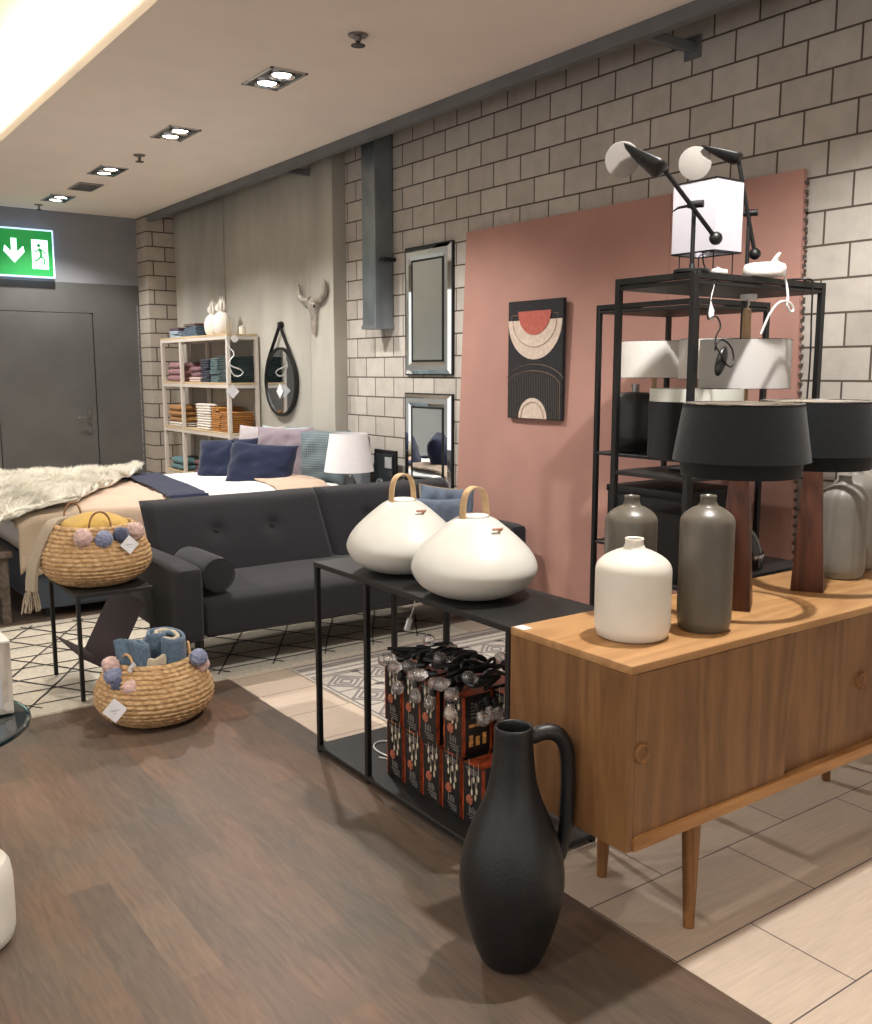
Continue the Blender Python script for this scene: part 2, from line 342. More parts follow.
# ================================================================ CEILING FITTINGS
M_LAMPGLOW = mat('lamp_glow', (255, 248, 235), .5, emit=((255, 246, 232), 22))
M_DARKREF = mat('dark_reflector', (70, 68, 68), .25, .8, .2, 8)
names = ['nearest', 'second nearest', 'third', 'farthest']
vis = {5.03: 'nearest of the four to the camera', 6.53: 'second from the camera', 8.03: 'third one, just before the vent', 9.53: 'farthest, close to the back wall'}
M_INNER = mat('lamp_box_inner', (150, 146, 142), .3, .9, .2, 12)
for y in ROW_Y[1:]:
    t = thing('recessed_downlight', 'square chrome twin downlight in the white ceiling, '+vis[y], 'ceiling light', (2.51, y, 3.1), 'recessed twin downlights in the ceiling')
    bm = NB(); x0, x1, y0, y1 = 2.40, 2.62, y-.19, y+.19
    for a in ((x0, x1, y0, y0+.016), (x0, x1, y1-.016, y1), (x0, x0+.016, y0, y1), (x1-.016, x1, y0, y1)): box(bm, *a, 3.092, 3.1, .001, 1)
    obj('frame', bm, CHROME, t, False)
    bm = NB(); box(bm, x0+.014, x1-.014, y0+.014, y1-.014, 3.0965, 3.0995); obj('reflector_box', bm, M_DARKREF, t, False)
    for dy in (-.09, .09):
        bm = NB(); lathe(bm, [(.072, -.004), (.072, -.014), (.066, -.012), (.05, -.005)], (2.51, y+dy, 3.1), 28); g = obj('gimbal_ring', bm, CHROME, t)
        bm = NB(); lathe(bm, [(0, -.010), (.03, -.009), (.05, -.005), (.05, -.0036), (0, -.0036)], (2.51, y+dy, 3.1), 24); obj('lamp_face', bm, M_LAMPGLOW, g)
def ceil_detector(x, y, r, lab):
    t = thing('ceiling_sprinkler', lab, 'sprinkler', (x, y, 3.1), 'sprinkler heads in the ceiling')
    bm = NB(); lathe(bm, [(0, 0), (r, 0), (r*.9, -.008), (r*.3, -.012), (r*.3, -.03), (0, -.03)], (x, y, 3.1), 20); obj('collar', bm, BRUSHED, t)
    bm = NB(); lathe(bm, [(r*.2, -.03), (r*.2, -.045), (r*.7, -.047), (r*.7, -.051), (0, -.052)], (x, y, 3.1), 20); obj('deflector', bm, M_DARKREF, t)
ceil_detector(2.53, 4.17, .05, 'small metal sprinkler head in the ceiling, nearest the camera')
ceil_detector(2.53, 7.32, .045, 'small metal sprinkler head in the ceiling between the second and third downlights')
ceil_detector(2.45, 10.0, .04, 'small metal sprinkler head in the ceiling just above the exit sign')
t = thing('ceiling_vent', 'flat grey rectangular air vent in the ceiling near the back wall', 'vent', (2.547, 8.8, 3.1))
bm = NB(); box(bm, 2.45, 2.66, 8.62, 8.98, 3.09, 3.1, .002, 1); obj('vent_frame', bm, mat('vent_grey', (150, 146, 142), .6, .3), t, False)
bm = NB()
for k in range(8): box(bm, 2.47, 2.64, 8.65+k*.04, 8.672+k*.04, 3.084, 3.09)
obj('vent_slats', bm, mat('vent_slat', (110, 108, 106), .6, .3), t, False)

# ================================================================ EXIT SIGN
t = thing('exit_sign', 'green illuminated emergency exit sign with white arrow, hung before the back wall', 'exit sign', (2.37, 10.2, 2.42))
M_G = mat('sign_green', (28, 130, 62), .4, emit=((20, 128, 58), .75)); M_W = mat('sign_white', (235, 255, 248), .4, emit=((215, 255, 240), 2.2))
bm = NB(); box(bm, 2.08, 2.618, 10.19, 10.23, 2.425, 2.895, .006, 1); box(bm, 2.2, 2.5, 10.22, 10.3, 2.6, 2.7); obj('housing', bm, mat('sign_housing', (225, 240, 250), .3, emit=((190, 225, 255), .9)), t, False)
bm = NB(); box(bm, 2.096, 2.60, 10.184, 10.19, 2.443, 2.877); obj('panel', bm, M_G, t, False)
bm = NB(); Y = 10.179
poly(bm, [(2.215, Y, 2.79), (2.265, Y, 2.79), (2.265, Y, 2.66), (2.325, Y, 2.72), (2.335, Y, 2.665), (2.24, Y, 2.56), (2.145, Y, 2.665), (2.155, Y, 2.72), (2.215, Y, 2.66)], (0, .005, 0)); obj('arrow', bm, M_W, t, False)
bm = NB(); box(bm, 2.405, 2.555, Y, Y+.005, 2.51, 2.79); obj('doorway_symbol', bm, M_W, t, False)
bm = NB(); ball(bm, (2.47, Y-.001, 2.735), .018, 2, (1, .1, 1))
tube(bm, [(2.475, Y-.001, 2.71), (2.49, Y-.001, 2.655), (2.485, Y-.001, 2.63)], .014, 6); tube(bm, [(2.485, Y-.001, 2.63), (2.455, Y-.001, 2.595), (2.425, Y-.001, 2.585)], .010, 6)
tube(bm, [(2.487, Y-.001, 2.63), (2.52, Y-.001, 2.60), (2.515, Y-.001, 2.55)], .010, 6); tube(bm, [(2.475, Y-.001, 2.70), (2.44, Y-.001, 2.675), (2.425, Y-.001, 2.69)], .008, 6); tube(bm, [(2.48, Y-.001, 2.70), (2.515, Y-.001, 2.68), (2.53, Y-.001, 2.655)], .008, 6)
obj('running_figure_symbol', bm, M_G, t)

# ================================================================ DUCT, SKULL, MIRRORS, PANEL, ART
t = thing('ventilation_duct', 'square galvanised metal duct running down the block wall beside the concrete', 'duct', (3.82, 6.05, 1.82))
M_GALV = mat('galvanised_steel', (138, 146, 152), .38, .75, .12, 5, .08, 20, stretch=(1, 1, .6))
bm = NB(); box(bm, 3.74, 3.896, 5.965, 6.145, 1.825, 3.7, .006, 2); obj('shaft', bm, M_GALV, t, False)
bm = NB(); box(bm, 3.734, 3.9, 5.959, 6.151, 1.81, 1.84, .003, 1); obj('end_cap', bm, M_GALV, t, False)
bm = NB(); box(bm, 3.78, 3.9, 5.93, 5.964, 2.29, 2.315, .003, 1); ball(bm, (3.80, 5.93, 2.30), .018, 2); obj('wall_clamp', bm, BLK, t)

t = thing('bull_skull', 'silver grey bull skull ornament with horns on the concrete wall', 'wall ornament', (3.78, 6.93, 2.0))
M_SK = mat('aged_silver', (172, 164, 154), .42, .4, .08, 30, .1, 30)
bm = NB()
prof = [(.0, .028), (.05, .045), (.12, .05), (.2, .058), (.27, .078), (.33, .098), (.37, .085), (.395, .04)]
rings = []
for s, r in prof:
    z = 1.80+s*.74; r *= .82; ring = []
    for k in range(16):
        a = pi*k/15
        ring.append(bm.verts.new((3.779-sin(a)*r*.75-.01*(0 if k in (0, 15) else 1), 6.93+cos(a)*r, z+.01*sin(a)*(-1 if s > .3 else 0))))
    rings.append(ring)
for A, B in zip(rings, rings[1:]):
    for k in range(15): bm.faces.new((A[k], A[k+1], B[k+1], B[k]))
bm.faces.new(rings[0]); bm.faces.new(rings[-1][::-1])
for A, B in zip(rings, rings[1:]): bm.faces.new((A[0], B[0], B[15], A[15]))
tube(bm, [(3.752, 6.93, 1.83), (3.735, 6.93, 1.94), (3.725, 6.93, 2.02)], [.006, .010, .008], 8)
obj('skull', bm, M_SK, t)
bm = NB(); 
for s in (-1, 1): ball(bm, (3.735, 6.93+s*.055, 2.02), .013, 2, (.6, 1, 1.1)); ball(bm, (3.757, 6.93+s*.014, 1.835), .006, 2, (.6, 1, 2))
obj('eye_sockets', bm, mat('socket_dark', (52, 48, 45), .8, 0, .1), t)
for s in (-1, 1):
    bm = NB(); tube(bm, [(3.75, 6.93+s*.02, 2.065), (3.75, 6.93+s*.10, 2.068), (3.748, 6.93+s*.175, 2.085), (3.745, 6.93+s*.22, 2.14), (3.74, 6.93+s*.215, 2.225)], [.034, .032, .027, .02, .004], 12, smooth_pts=2); obj('horn', bm, M_SK, t)

MIR = mat('mirror_glass', (225, 230, 232), .02, 1)
t = thing('round_mirror', 'round black framed mirror hanging from a black strap on the concrete wall', 'mirror', (3.77, 7.53, 1.41))
def ringpts(r, x, n=56, cy=7.53, cz=1.415): return [(x, cy+r*cos(2*pi*k/n), cz+r*sin(2*pi*k/n)) for k in range(n)]
bm = NB(); tube(bm, ringpts(.285, 3.755), .012, 8, sq=(.03, .02), closed=True); obj('rim', bm, BLK, t, False)
bm = NB(); v = [bm.verts.new(p) for p in ringpts(.275, 3.752)]; b2 = [bm.verts.new(p) for p in ringpts(.275, 3.765)]; bm.faces.new(v); bm.faces.new(b2[::-1])
for i in range(56): bm.faces.new((v[i], b2[i], b2[(i+1) % 56], v[(i+1) % 56]))
obj('glass', bm, MIR, t, False)
bm = NB()
for s in (-1, 1):
    tube(bm, [(3.752, 7.53+s*.286, 1.40), (3.752, 7.53+s*.272, 1.52), (3.752, 7.53+s*.22, 1.62), (3.755, 7.53+s*.012, 1.88)], .01, 6, sq=(.03, .006), smooth_pts=1)
obj('strap', bm, mat('black_leather', (22, 21, 22), .5, 0, .2, 50), t, False)
bm = NB(); lathe(bm, [(0, 0), (.022, 0), (.03, -.03), (.022, -.05), (0, -.05)], (0, 0, 0), 20); xf(bm, bm.verts, T(3.742, 7.53, 1.90)@Ry(-90)@T(0, 0, .0)); obj('hanger_knob', bm, BLK, t)
bm = NB(); box(bm, 3.744, 3.747, -.045, .045, -.045, .045); xf(bm, bm.verts, T(0, 7.535, 1.335)@Rx(45)); obj('price_tag', bm, CARD, t, False)

def bevel_mirror(y0, y1, z0, z1, lab, x=3.9):
    t = thing('wall_mirror', lab, 'mirror', (x, (y0+y1)/2, z0), 'mirrors on the block wall')
    bm = NB(); box(bm, x-.022, x, y0, y1, z0, z1, .003, 1); obj('backing_board', bm, BLK, t, False)
    b = .085; i = .012
    def face(a, bz, ins, xa, xb):   # bevelled strip between outer rect a and inner offset
        pass
    bm = NB(); e = .02
    Y0, Y1, Z0, Z1 = y0+e*.5, y1-e*.5, z0+e*.5, z1-e*.5
    def strip(p):
        poly(bm, p, (.006, 0, 0))
    xf_ = x-.036
    O = [(Y0, Z0), (Y1, Z0), (Y1, Z1), (Y0, Z1)]; I = [(Y0+b, Z0+b), (Y1-b, Z0+b), (Y1-b, Z1-b), (Y0+b, Z1-b)]
    Mi = [(Y0+.025, Z0+.025), (Y1-.025, Z0+.025), (Y1-.025, Z1-.025), (Y0+.025, Z1-.025)]; M2 = [(Y0+b-.025, Z0+b-.025), (Y1-b+.025, Z0+b-.025), (Y1-b+.025, Z1-b+.025), (Y0+b-.025, Z1-b+.025)]
    V = {}
    for nm, L, xx in (('O', O, x-.022), ('M', Mi, xf_), ('N', M2, xf_), ('I', I, x-.026)): V[nm] = [bm.verts.new((xx, a, c)) for a, c in L]
    for a, c in (('O', 'M'), ('M', 'N'), ('N', 'I')):
        for k in range(4): bm.faces.new((V[a][k], V[a][(k+1) % 4], V[c][(k+1) % 4], V[c][k]))
    obj('bevelled_border', bm, MIR, t, False)
    bm = NB(); q = b+.0
    for a in ((Y0+q, Y1-q, Z0+q, Z0+q+i), (Y0+q, Y1-q, Z1-q-i, Z1-q), (Y0+q, Y0+q+i, Z0+q, Z1-q), (Y1-q-i, Y1-q, Z0+q, Z1-q)): box(bm, x-.031, x-.024, *a)
    obj('inner_bead', bm, BLK, t, False)
    bm = NB(); box(bm, x-.028, x-.023, Y0+q+i, Y1-q-i, Z0+q+i, Z1-q-i); obj('glass', bm, MIR, t, False)
bevel_mirror(5.222, 5.79, 1.477, 2.365, 'tall mirror with mirrored border on the block wall, the upper one of two')
bevel_mirror(5.222, 5.80, .46, 1.352, 'tall mirror with mirrored border on the block wall, the lower one, behind the sofa')

# pink board leaning on the wall
t = thing('pink_partition_board', 'large dusty pink painted board standing against the block wall', 'board', (3.82, 3.8, 0))
M_PINK = mat('dusty_pink_paint', (173, 130, 118), .8, 0, .03, 2.5, .03, 200)
def hexa(bm, B, Tt, d):
    a = [bm.verts.new(p) for p in B+Tt[::-1]]; b = [bm.verts.new(Vector(p)+Vector(d)) for p in B+Tt[::-1]]
    bm.faces.new(a); bm.faces.new(b[::-1])
    for i in range(4): bm.faces.new((a[i], b[i], b[(i+1) % 4], a[(i+1) % 4]))
bm = NB(); hexa(bm, [(3.79, 5.09, 0), (3.79, 3.30, 0)], [(3.865, 5.052, 2.392), (3.865, 3.36, 2.388)], (.024, 0, 0)); obj('left_board', bm, M_PINK, t, False)
bm = NB(); hexa(bm, [(3.79, 3.297, 0), (3.79, 2.51, 0)], [(3.865, 3.357, 2.388), (3.865, 2.612, 2.386)], (.024, 0, 0)); obj('right_board', bm, M_PINK, t, False)
bm = NB()
for k in range(58):
    z = .04+k*.04; f = z/2.39; yy = 2.505+(2.607-2.505)*f; xx = 3.797+.075*f
    box(bm, xx, xx+.016, yy-.008, yy+.002, z, z+.014)
obj('edge_studs', bm, mat('grey_stud', (88, 78, 72), .6, .3), t, False)

# art on the panel
AX = 3.812; def_z = None
t = thing('abstract_canvas', 'tall abstract canvas of coral and cream half circles on the pink board', 'painting', (3.82, 4.3, 1.22))
y0, y1, z0, z1 = 4.062, 4.545, 1.222, 1.918
M_CAN = mat('canvas_black', (30, 30, 33), .8, 0, .25, 40, .2, 300); M_CRE = mat('canvas_cream', (205, 186, 170), .8, 0, .06, 40, .1, 300)
M_COR = mat('canvas_coral', (178, 92, 80), .8, 0, .08, 40, .1, 300); M_GOLD = mat('canvas_gold_line', (142, 118, 92), .7, 0, .1, 40)
bm = NB(); box(bm, AX-.012, AX+.014, y0, y1, z0, z1, .003, 1); obj('canvas', bm, M_CAN, t, False)
W = y1-y0; H_ = z1-z0; cy_ = (y0+y1)/2
def ap(u, v): return (y1-u*W, z1-v*H_)      # u 0..1 left to right in view (towards -y), v 0..1 top to bottom
def half(bm, uc, vc, ru, rv, x, up=False, n=28):
    pts = []
    for k in range(n+1):
        a = pi*k/n; y, z = ap(uc+ru*cos(a), vc+(-1 if up else 1)*rv*sin(a)); pts.append((x, y, z))
    poly(bm, pts, (.0018, 0, 0))
def arc(bm, uc, vc, ru, rv, x, up, n=32, a0=0, a1=pi, r=.0016):
    pts = []
    for k in range(n+1):
        a = a0+(a1-a0)*k/n; y, z = ap(uc+ru*cos(a), vc+(-1 if up else 1)*rv*sin(a)); pts.append((x, y, z))
    tube(bm, pts, r, 4)
bm = NB(); half(bm, .5, .165, .49, .33, AX-.0145); half(bm, .48, .995, .26, .175, AX-.0145, True); obj('cream_half_circles', bm, M_CRE, t, False)
bm = NB(); half(bm, .5, .09, .3, .20, AX-.017); obj('coral_half_circle', bm, M_COR, t, False)
bm = NB(); arc(bm, .5, .165, .40, .225, AX-.0165, False); arc(bm, .5, .72, .56, .185, AX-.0135, True, a0=.35, a1=pi-.35); arc(bm, .48, .72, .49, .13, AX-.0135, True)
for u in (.07, .91):
    for a, b in (((u, .12), (u, .165)),): tube(bm, [(AX-.0135, *ap(*a)), (AX-.0135, *ap(*b))], .0016, 4)
for a, b in (((.07, .12), (.2, .12)), ((.8, .12), (.91, .12)), ((.965, .72), (.965, .995))): tube(bm, [(AX-.0135, *ap(*a)), (AX-.0135, *ap(*b))], .0016, 4)
arc(bm, .48, .995, .21, .14, AX-.0165, True)
obj('gold_lines', bm, M_GOLD, t, False)
bm = NB()
for k in range(1, 30):
    u = .0+k*.032; d = (u-.48)/.49
    if abs(d) > .97: continue
    vt = .72-.13*sqrt(1-d*d); e = (u-.48)/.26; vb = .995-.175*sqrt(1-e*e) if abs(e) < 1 else .99
    tube(bm, [(AX-.0128, *ap(u, vt)), (AX-.0128, *ap(u, vb))], .0011, 4)
obj('striped_field', bm, mat('canvas_grey_line', (112, 100, 90), .8), t, False)

# ================================================================ SIDEBOARD
OAKV = wood('oak_vertical', (134, 96, 60), (108, 74, 44), 'z', 1.0, .42, 3.2)
OAKH = wood('oak_horizontal', (180, 138, 92), (158, 116, 74), 'x', 1.0, .4, 3.0)
OAKL = wood('oak_leg', (140, 98, 58), (112, 74, 42), 'z', 1.2, .45, 5)
SX0, SX1, SY0, SY1, SZ0, SZ1 = 1.645, 3.45, 1.5, 1.945, .350, .811
t = thing('sideboard', 'long oak sideboard with sliding doors on tapered wooden legs', 'sideboard', ((SX0+SX1)/2, (SY0+SY1)/2, 0))
bm = NB(); box(bm, SX0, SX1, SY0, SY1, SZ1-.022, SZ1, .003, 2); obj('worktop', bm, OAKH, t)
bm = NB(); box(bm, SX0+.001, SX0+.022, SY0+.001, SY1, SZ0-.012, SZ1-.0225, .002, 1); obj('side_panel', bm, OAKV, t)
bm = NB(); box(bm, SX1-.022, SX1-.001, SY0+.001, SY1, SZ0, SZ1-.0225, .002, 1); obj('side_panel', bm, OAKV, t)
bm = NB(); box(bm, SX0+.023, SX1-.023, SY0+.03, SY1, SZ0+.02, SZ0+.04); box(bm, SX0+.023, SX1-.023, SY1-.012, SY1-.002, SZ0+.04, SZ1-.023); box(bm, (SX0+SX1)/2-.01, (SX0+SX1)/2+.01, SY0+.05, SY1-.013, SZ0+.04, SZ1-.024); obj('carcass', bm, OAKV, t, False)
bm = NB(); box(bm, SX0+.022, SX1-.022, SY0-.006, SY0+.03, SZ0-.012, SZ0+.022, .003, 2); obj('bottom_rail', bm, wood('oak_rail', (178, 130, 80), (146, 100, 58), 'x', 1, .4, 3), t)
bm = NB(); 
for y in (SY0+.05, SY1-.07): poly(bm, [(SX0+.10, y, SZ0-.002), (SX1-.10, y, SZ0-.002), (SX1-.16, y, SZ0-.035), (SX0+.16, y, SZ0-.035)], (0, .02, 0))
obj('under_frame', bm, OAKL, t, False)
def knob(x, y, z, par):
    bm = NB(); lathe(bm, [(.0, 0.004), (.015, .004), (.019, .008), (.024, .010), (.026, .006), (.026, 0), (.024, -.002)], seg=32); xf(bm, bm.verts, T(x, y, z)@Rx(90)); obj('finger_pull', bm, OAKL, par)
dd = [(SX0+.024, 2.285, SY0+.004, 1.69), (2.27, 2.87, SY0+.019, 2.672), (2.86, SX1-.024, SY0+.004, 3.38)]
for a, b, y, kx in dd:
    bm = NB(); box(bm, a, b, y, y+.014, SZ0+.02, SZ1-.024, .0015, 1); d = obj('sliding_door', bm, OAKV, t)
    knob(kx, y, .585 if kx < 2 else .577, d)
for x in (1.99, 3.12):
    for y in (1.585, 1.90):
        dx = -.02 if x < 2.5 else .02; dy = -.022 if y < 1.8 else -.008
        bm = NB(); tube(bm, [(x+dx*.0, y, SZ0), (x+dx, y+dy, 0.0)], [.028, .015], 20); obj('leg', bm, OAKL, t)
bm = NB(); box(bm, SX0+.005, SX0+.035, SY1-.05, SY1-.01, SZ1, SZ1+.0015); obj('price_label', bm, CARD, t, False)

# ---- vases on the sideboard
def bottle(name, lab, cat, x, y, z, R, H, neck_r, neck_h, m, group=None, sh=.10, ribs=0, taper=0, sxy=(1, 1), rz=0):
    t = thing(name, lab, cat, (x, y, z), group)
    p = [(0, 0), (R*.80, 0), (R*.93, .006), (R*(1-taper), .03)]
    zs = H-neck_h-sh
    for k in range(1, 9): p.append((R*(1-taper*(1-k/8)), .03+(zs-.03)*k/8))
    n0 = neck_r*1.25
    for f, q in ((.985, .13), (.945, .27), (.87, .41), (.76, .54), (.62, .66), (.46, .77), (.28, .875), (.12, .95), (0, 1)): p.append((n0+(R-n0)*f, zs+sh*q))
    p += [(neck_r*1.12, H-neck_h+.006), (neck_r, H-neck_h*.6), (neck_r*.98, H-neck_h*.15), (neck_r*1.05, H-.003), (neck_r*.98, H), (neck_r*.8, H-.003)]
    fn = None
    if ribs: fn = lambda a, q: 1+.035*(abs(cos(a*ribs/2))**.7-.5)*(1 if .02 < q < zs+sh*.8 else .3)
    bm = NB(); lathe(bm, p, (x, y, z), 72, sxy[0], sxy[1], fn=fn)
    obj('body', bm, m, t, angle=60)
    bm = NB(); lathe(bm, [(neck_r*.8, H-.003), (neck_r*.76, H-neck_h), (neck_r*.9, H-neck_h-.02), (0, H-neck_h-.022)], (x, y, z), 48, sxy[0], sxy[1]); obj('inner_neck', bm, m, t)
    return t
M_WCER = mat('white_ceramic', (222, 217, 206), .38, 0, .03, 6, .05, 40); M_GCER = mat('grey_brown_ceramic', (96, 90, 80), .36, 0, .07, 6, .06, 40)
bottle('bottle_vase', 'white ceramic bottle vase, the short wide one at the near corner of the sideboard', 'vase', 1.848, 1.690, SZ1, .099, .262, .024, .028, M_WCER, sh=.056)
bottle('bottle_vase', 'tall grey brown ceramic bottle vase standing right of the white vase', 'vase', 2.058, 1.625, SZ1, .072, .365, .021, .028, M_GCER, 'grey brown bottle vases', sh=.046)
bottle('bottle_vase', 'grey brown ceramic bottle vase standing behind the white vase', 'vase', 2.022, 1.863, SZ1, .074, .342, .021, .028, M_GCER, 'grey brown bottle vases', sh=.046)
M_GRIB = mat('grey_ribbed_ceramic', (122, 118, 110), .45, 0, .06, 6, .05, 40)
bottle('ribbed_vase', 'large pale grey ribbed vase at the right end of the sideboard, the nearer one', 'vase', 2.975, 1.79, SZ1, .077, .345, .021, .026, M_GRIB, 'ribbed grey vases', sh=.05, ribs=14)
bottle('ribbed_vase', 'large pale grey ribbed vase cut off by the right edge of the photo', 'vase', 3.15, 1.855, SZ1, .077, .36, .021, .026, M_GRIB, 'ribbed grey vases', sh=.05, ribs=14)

# ---- table lamps with tiered black shades
WALN = wood('walnut', (92, 54, 38), (58, 32, 24), 'z', 1.2, .38, 5)
BSH = fabric('black_shade_linen', (27, 29, 31), .18, 900, .2); SHIN = mat('shade_lining', (236, 232, 226), .8, 0, .02)
def table_lamp(x, y, lab, w0=.062, shr=.194, tilt=0):
    t = thing('table_lamp', lab, 'table lamp', (x, y, SZ1), 'walnut table lamps with tiered black shades')
    bm = NB(); z0 = SZ1
    v = box(bm, -w0, w0, -w0*.8, w0*.8, 0, .38, .004, 2)
    for q in v:
        f = 1-.42*(q.co.z/.38); q.co.x *= f; q.co.y *= f
    xf(bm, v, T(x, y, z0)@Rz(33)); obj('base', bm, WALN, t)
    bm = NB(); lathe(bm, [(.008, .38), (.008, .52), (.018, .52), (.018, .57), (0, .57)], (x, y, z0), 16); obj('lamp_holder', bm, BRUSHED, t)
    bm = NB(); ball(bm, (x, y, z0+.515), .024, 2, (1, 1, 1.3)); obj('bulb', bm, mat('frosted_bulb', (240, 238, 230), .3), t)
    def shade(r0, r1, za, zb, nm):
        bm = NB(); lathe(bm, [(r0-.002, za), (r0, za), (r1, zb), (r1-.002, zb)], (x, y, z0), 64); s = obj(nm, bm, BSH, t)
        bm = NB(); lathe(bm, [(r0-.003, za+.001), (r1-.003, zb-.001)], (x, y, z0), 64); obj('lining', bm, SHIN, s)
        bm = NB(); tube(bm, [(x+(r1-.001)*cos(2*pi*k/48), y+(r1-.001)*sin(2*pi*k/48), z0+zb) for k in range(48)], .002, 6, closed=True)
        if nm == 'upper_shade':
            for a in (0, 2.1, 4.2): tube(bm, [(x, y, z0+zb-.03), (x+r1*cos(a), y+r1*sin(a), z0+zb-.004)], .0015, 5)
        obj('rim_wire', bm, CHROME, s)
    shade(.168, .174, .392, .44, 'lower_shade'); shade(shr, .168, .436, .600, 'upper_shade')
table_lamp(2.335, 1.735, 'walnut table lamp with tiered black shade, the one behind the tall grey vase')
table_lamp(2.725, 1.750, 'walnut table lamp with tiered black shade, the right one beside the ribbed vases')

# ================================================================ BLACK JUG
t = thing('floor_jug', 'tall matt black floor jug with a long loop handle on the dark floorboards', 'jug', (1.482, 1.735, 0))
M_JUG = mat('matt_black_clay', (19, 19, 20), .42, 0, .1, 20, .12, 120)
bm = NB()
pr_ = [(0, .0), (.062, 0), (.076, .008), (.086, .03), (.106, .09), (.122, .16), (.127, .22), (.124, .275), (.112, .33), (.092, .38), (.072, .425), (.060, .47), (.053, .52), (.049, .57), (.049, .606), (.046, .612), (.040, .608), (.037, .56), (.045, .45), (.07, .40)]
def sm(p, n=2):
    for _ in range(n):
        q = [p[0]]
        for a, b in zip(p, p[1:]): q += [(a[0]*.75+b[0]*.25, a[1]*.75+b[1]*.25), (a[0]*.25+b[0]*.75, a[1]*.25+b[1]*.75)]
        q.append(p[-1]); p = q
    return p
lathe(bm, [(a, b*1.03) for a, b in sm([(p[0]*(1+.07*max(0, 1-abs(p[1]-.2)/.25)), p[1]) for p in pr_])], (1.482, 1.735, 0), 72); obj('body', bm, M_JUG, t, angle=80)
bm = NB(); hx, hy = cos(radians(-22)), sin(radians(-22))
def hp(r, z): return (1.484+hx*r, 1.735+hy*r, z*1.03)
tube(bm, [hp(.04, .575), hp(.075, .590), hp(.115, .583), hp(.140, .548), hp(.146, .49), hp(.146, .40), hp(.143, .33), hp(.128, .27), hp(.108, .235)], [.018, .020, .021, .020, .019, .019, .019, .02, .018], 16, smooth_pts=2); obj('handle', bm, M_JUG, t, angle=80)

# ================================================================ CONSOLE TABLE
CX0, CX1, CY0, CY1, CZ = 1.745, 2.10, 2.065, 3.225, .772
t = thing('console_table', 'narrow black metal console table with a bottom tray, beside the sideboard', 'console table', ((CX0+CX1)/2, (CY0+CY1)/2, 0))
bm = NB(); box(bm, CX0-.011, CX1+.011, CY0-.011, CY1+.011, CZ-.02, CZ, .002, 1); obj('table_top', bm, BLKW, t, False)
bm = NB(); box(bm, CX0-.011, CX1+.011, CY0-.011, CY1+.011, .012, .03, .002, 1); obj('bottom_tray', bm, BLKW, t, False)
for x in (CX0, CX1):
    for y in (CY0, 2.86, CY1):
        bm = NB(); rod(bm, (x, y, .0), (x, y, CZ-.021), .020); obj('leg', bm, BLK, t, False)

# ---- onion lamps
M_OPAL = mat('opal_plastic', (210, 208, 200), .38, 0, .01, spec=.4); LEA = mat('tan_leather', (198, 166, 124), .6, 0, .1, 30)
def onion(x, y, lab, hd):
    t = thing('onion_lamp', lab, 'lamp', (x, y, CZ), 'white onion shaped lamps with leather handles')
    p = sm([(0, 0), (.075, 0), (.125, .010), (.180, .040), (.207, .082), (.207, .112), (.186, .152), (.147, .192), (.10, .232), (.066, .258), (.048, .262)])
    bm = NB(); lathe(bm, p, (x, y, CZ), 80); obj('shade', bm, M_OPAL, t, angle=60)
    bm = NB(); lathe(bm, [(.046, .2615), (.046, .268), (.040, .270), (0, .270)], (x, y, CZ), 32); obj('cap', bm, WHITEP, t)
    bm = NB(); c, s = cos(radians(hd)), sin(radians(hd))
    pts = [(.052, .255), (.050, .30), (.042, .335), (.026, .354), (0, .362), (-.026, .354), (-.042, .335), (-.050, .30), (-.052, .255)]
    P = [(x+c*a, y+s*a, CZ+b) for a, b in pts]
    n = len(P); 
    Q = [Vector(q) for q in P]
    for _ in range(2):
        q2 = [Q[0]]
        for a, b in zip(Q, Q[1:]): q2 += [a*.75+b*.25, a*.25+b*.75]
        q2.append(Q[-1]); Q = q2
    side = Vector((-s, c, 0))*.014; prev = None
    for i, q in enumerate(Q):
        tn = (Q[min(i+1, len(Q)-1)]-Q[max(i-1, 0)]).normalized(); nr = tn.cross(side).normalized()*.002
        r = [bm.verts.new(q+side+nr), bm.verts.new(q-side+nr), bm.verts.new(q-side-nr), bm.verts.new(q+side-nr)]
        if prev:
            for k in range(4): bm.faces.new((prev[k], prev[(k+1) % 4], r[(k+1) % 4], r[k]))
        prev = r
    obj('handle', bm, LEA, t, angle=50)
    bm = NB(); d = Vector((-.33, -.94, 0)); d = Vector((-.05, -1, 0)).normalized(); q = Vector((x+.02, y, CZ))+d*.103+Vector((0, 0, .224))
    tube(bm, [q, q+d*.012+Vector((0, 0, .006)), q+d*.014+Vector((.008, 0, .012)), q+d*.012+Vector((-.03, 0, .012))], .004, 8); obj('leather_toggle', bm, mat('rose_leather', (176, 128, 104), .6), t)
    return t
LEFT_ONION = onion(1.925, 2.895, 'white onion shaped lamp with a tan handle, the farther one on the console table', 4)
onion(1.893, 2.425, 'white onion shaped lamp with a tan handle, the nearer one on the console table', 4)
bm = NB(); tube(bm, [(2.02, 2.95, CZ-.022), (2.018, 2.95, .70), (2.02, 2.955, .62), (2.0, 2.96, .565)], .0022, 6, smooth_pts=1)
t = LEFT_ONION
obj('cord', bm, WHITEP, t)
bm = NB(); box(bm, -.011, .011, -.007, .007, -.04, .01, .004, 2); xf(bm, bm.verts, T(1.997, 2.96, .555)@Ry(20)); obj('plug', bm, WHITEP, t)
bm = NB(); tube(bm, [(1.86, 2.97, .034), (1.90, 2.90, .036), (1.88, 3.06, .034), (1.95, 3.12, .036), (2.03, 3.02, .034)], .003, 6, smooth_pts=3); tag(obj('loose_cable', bm, WHITEP), 'loose white cable lying on the bottom tray of the console table', 'cable')

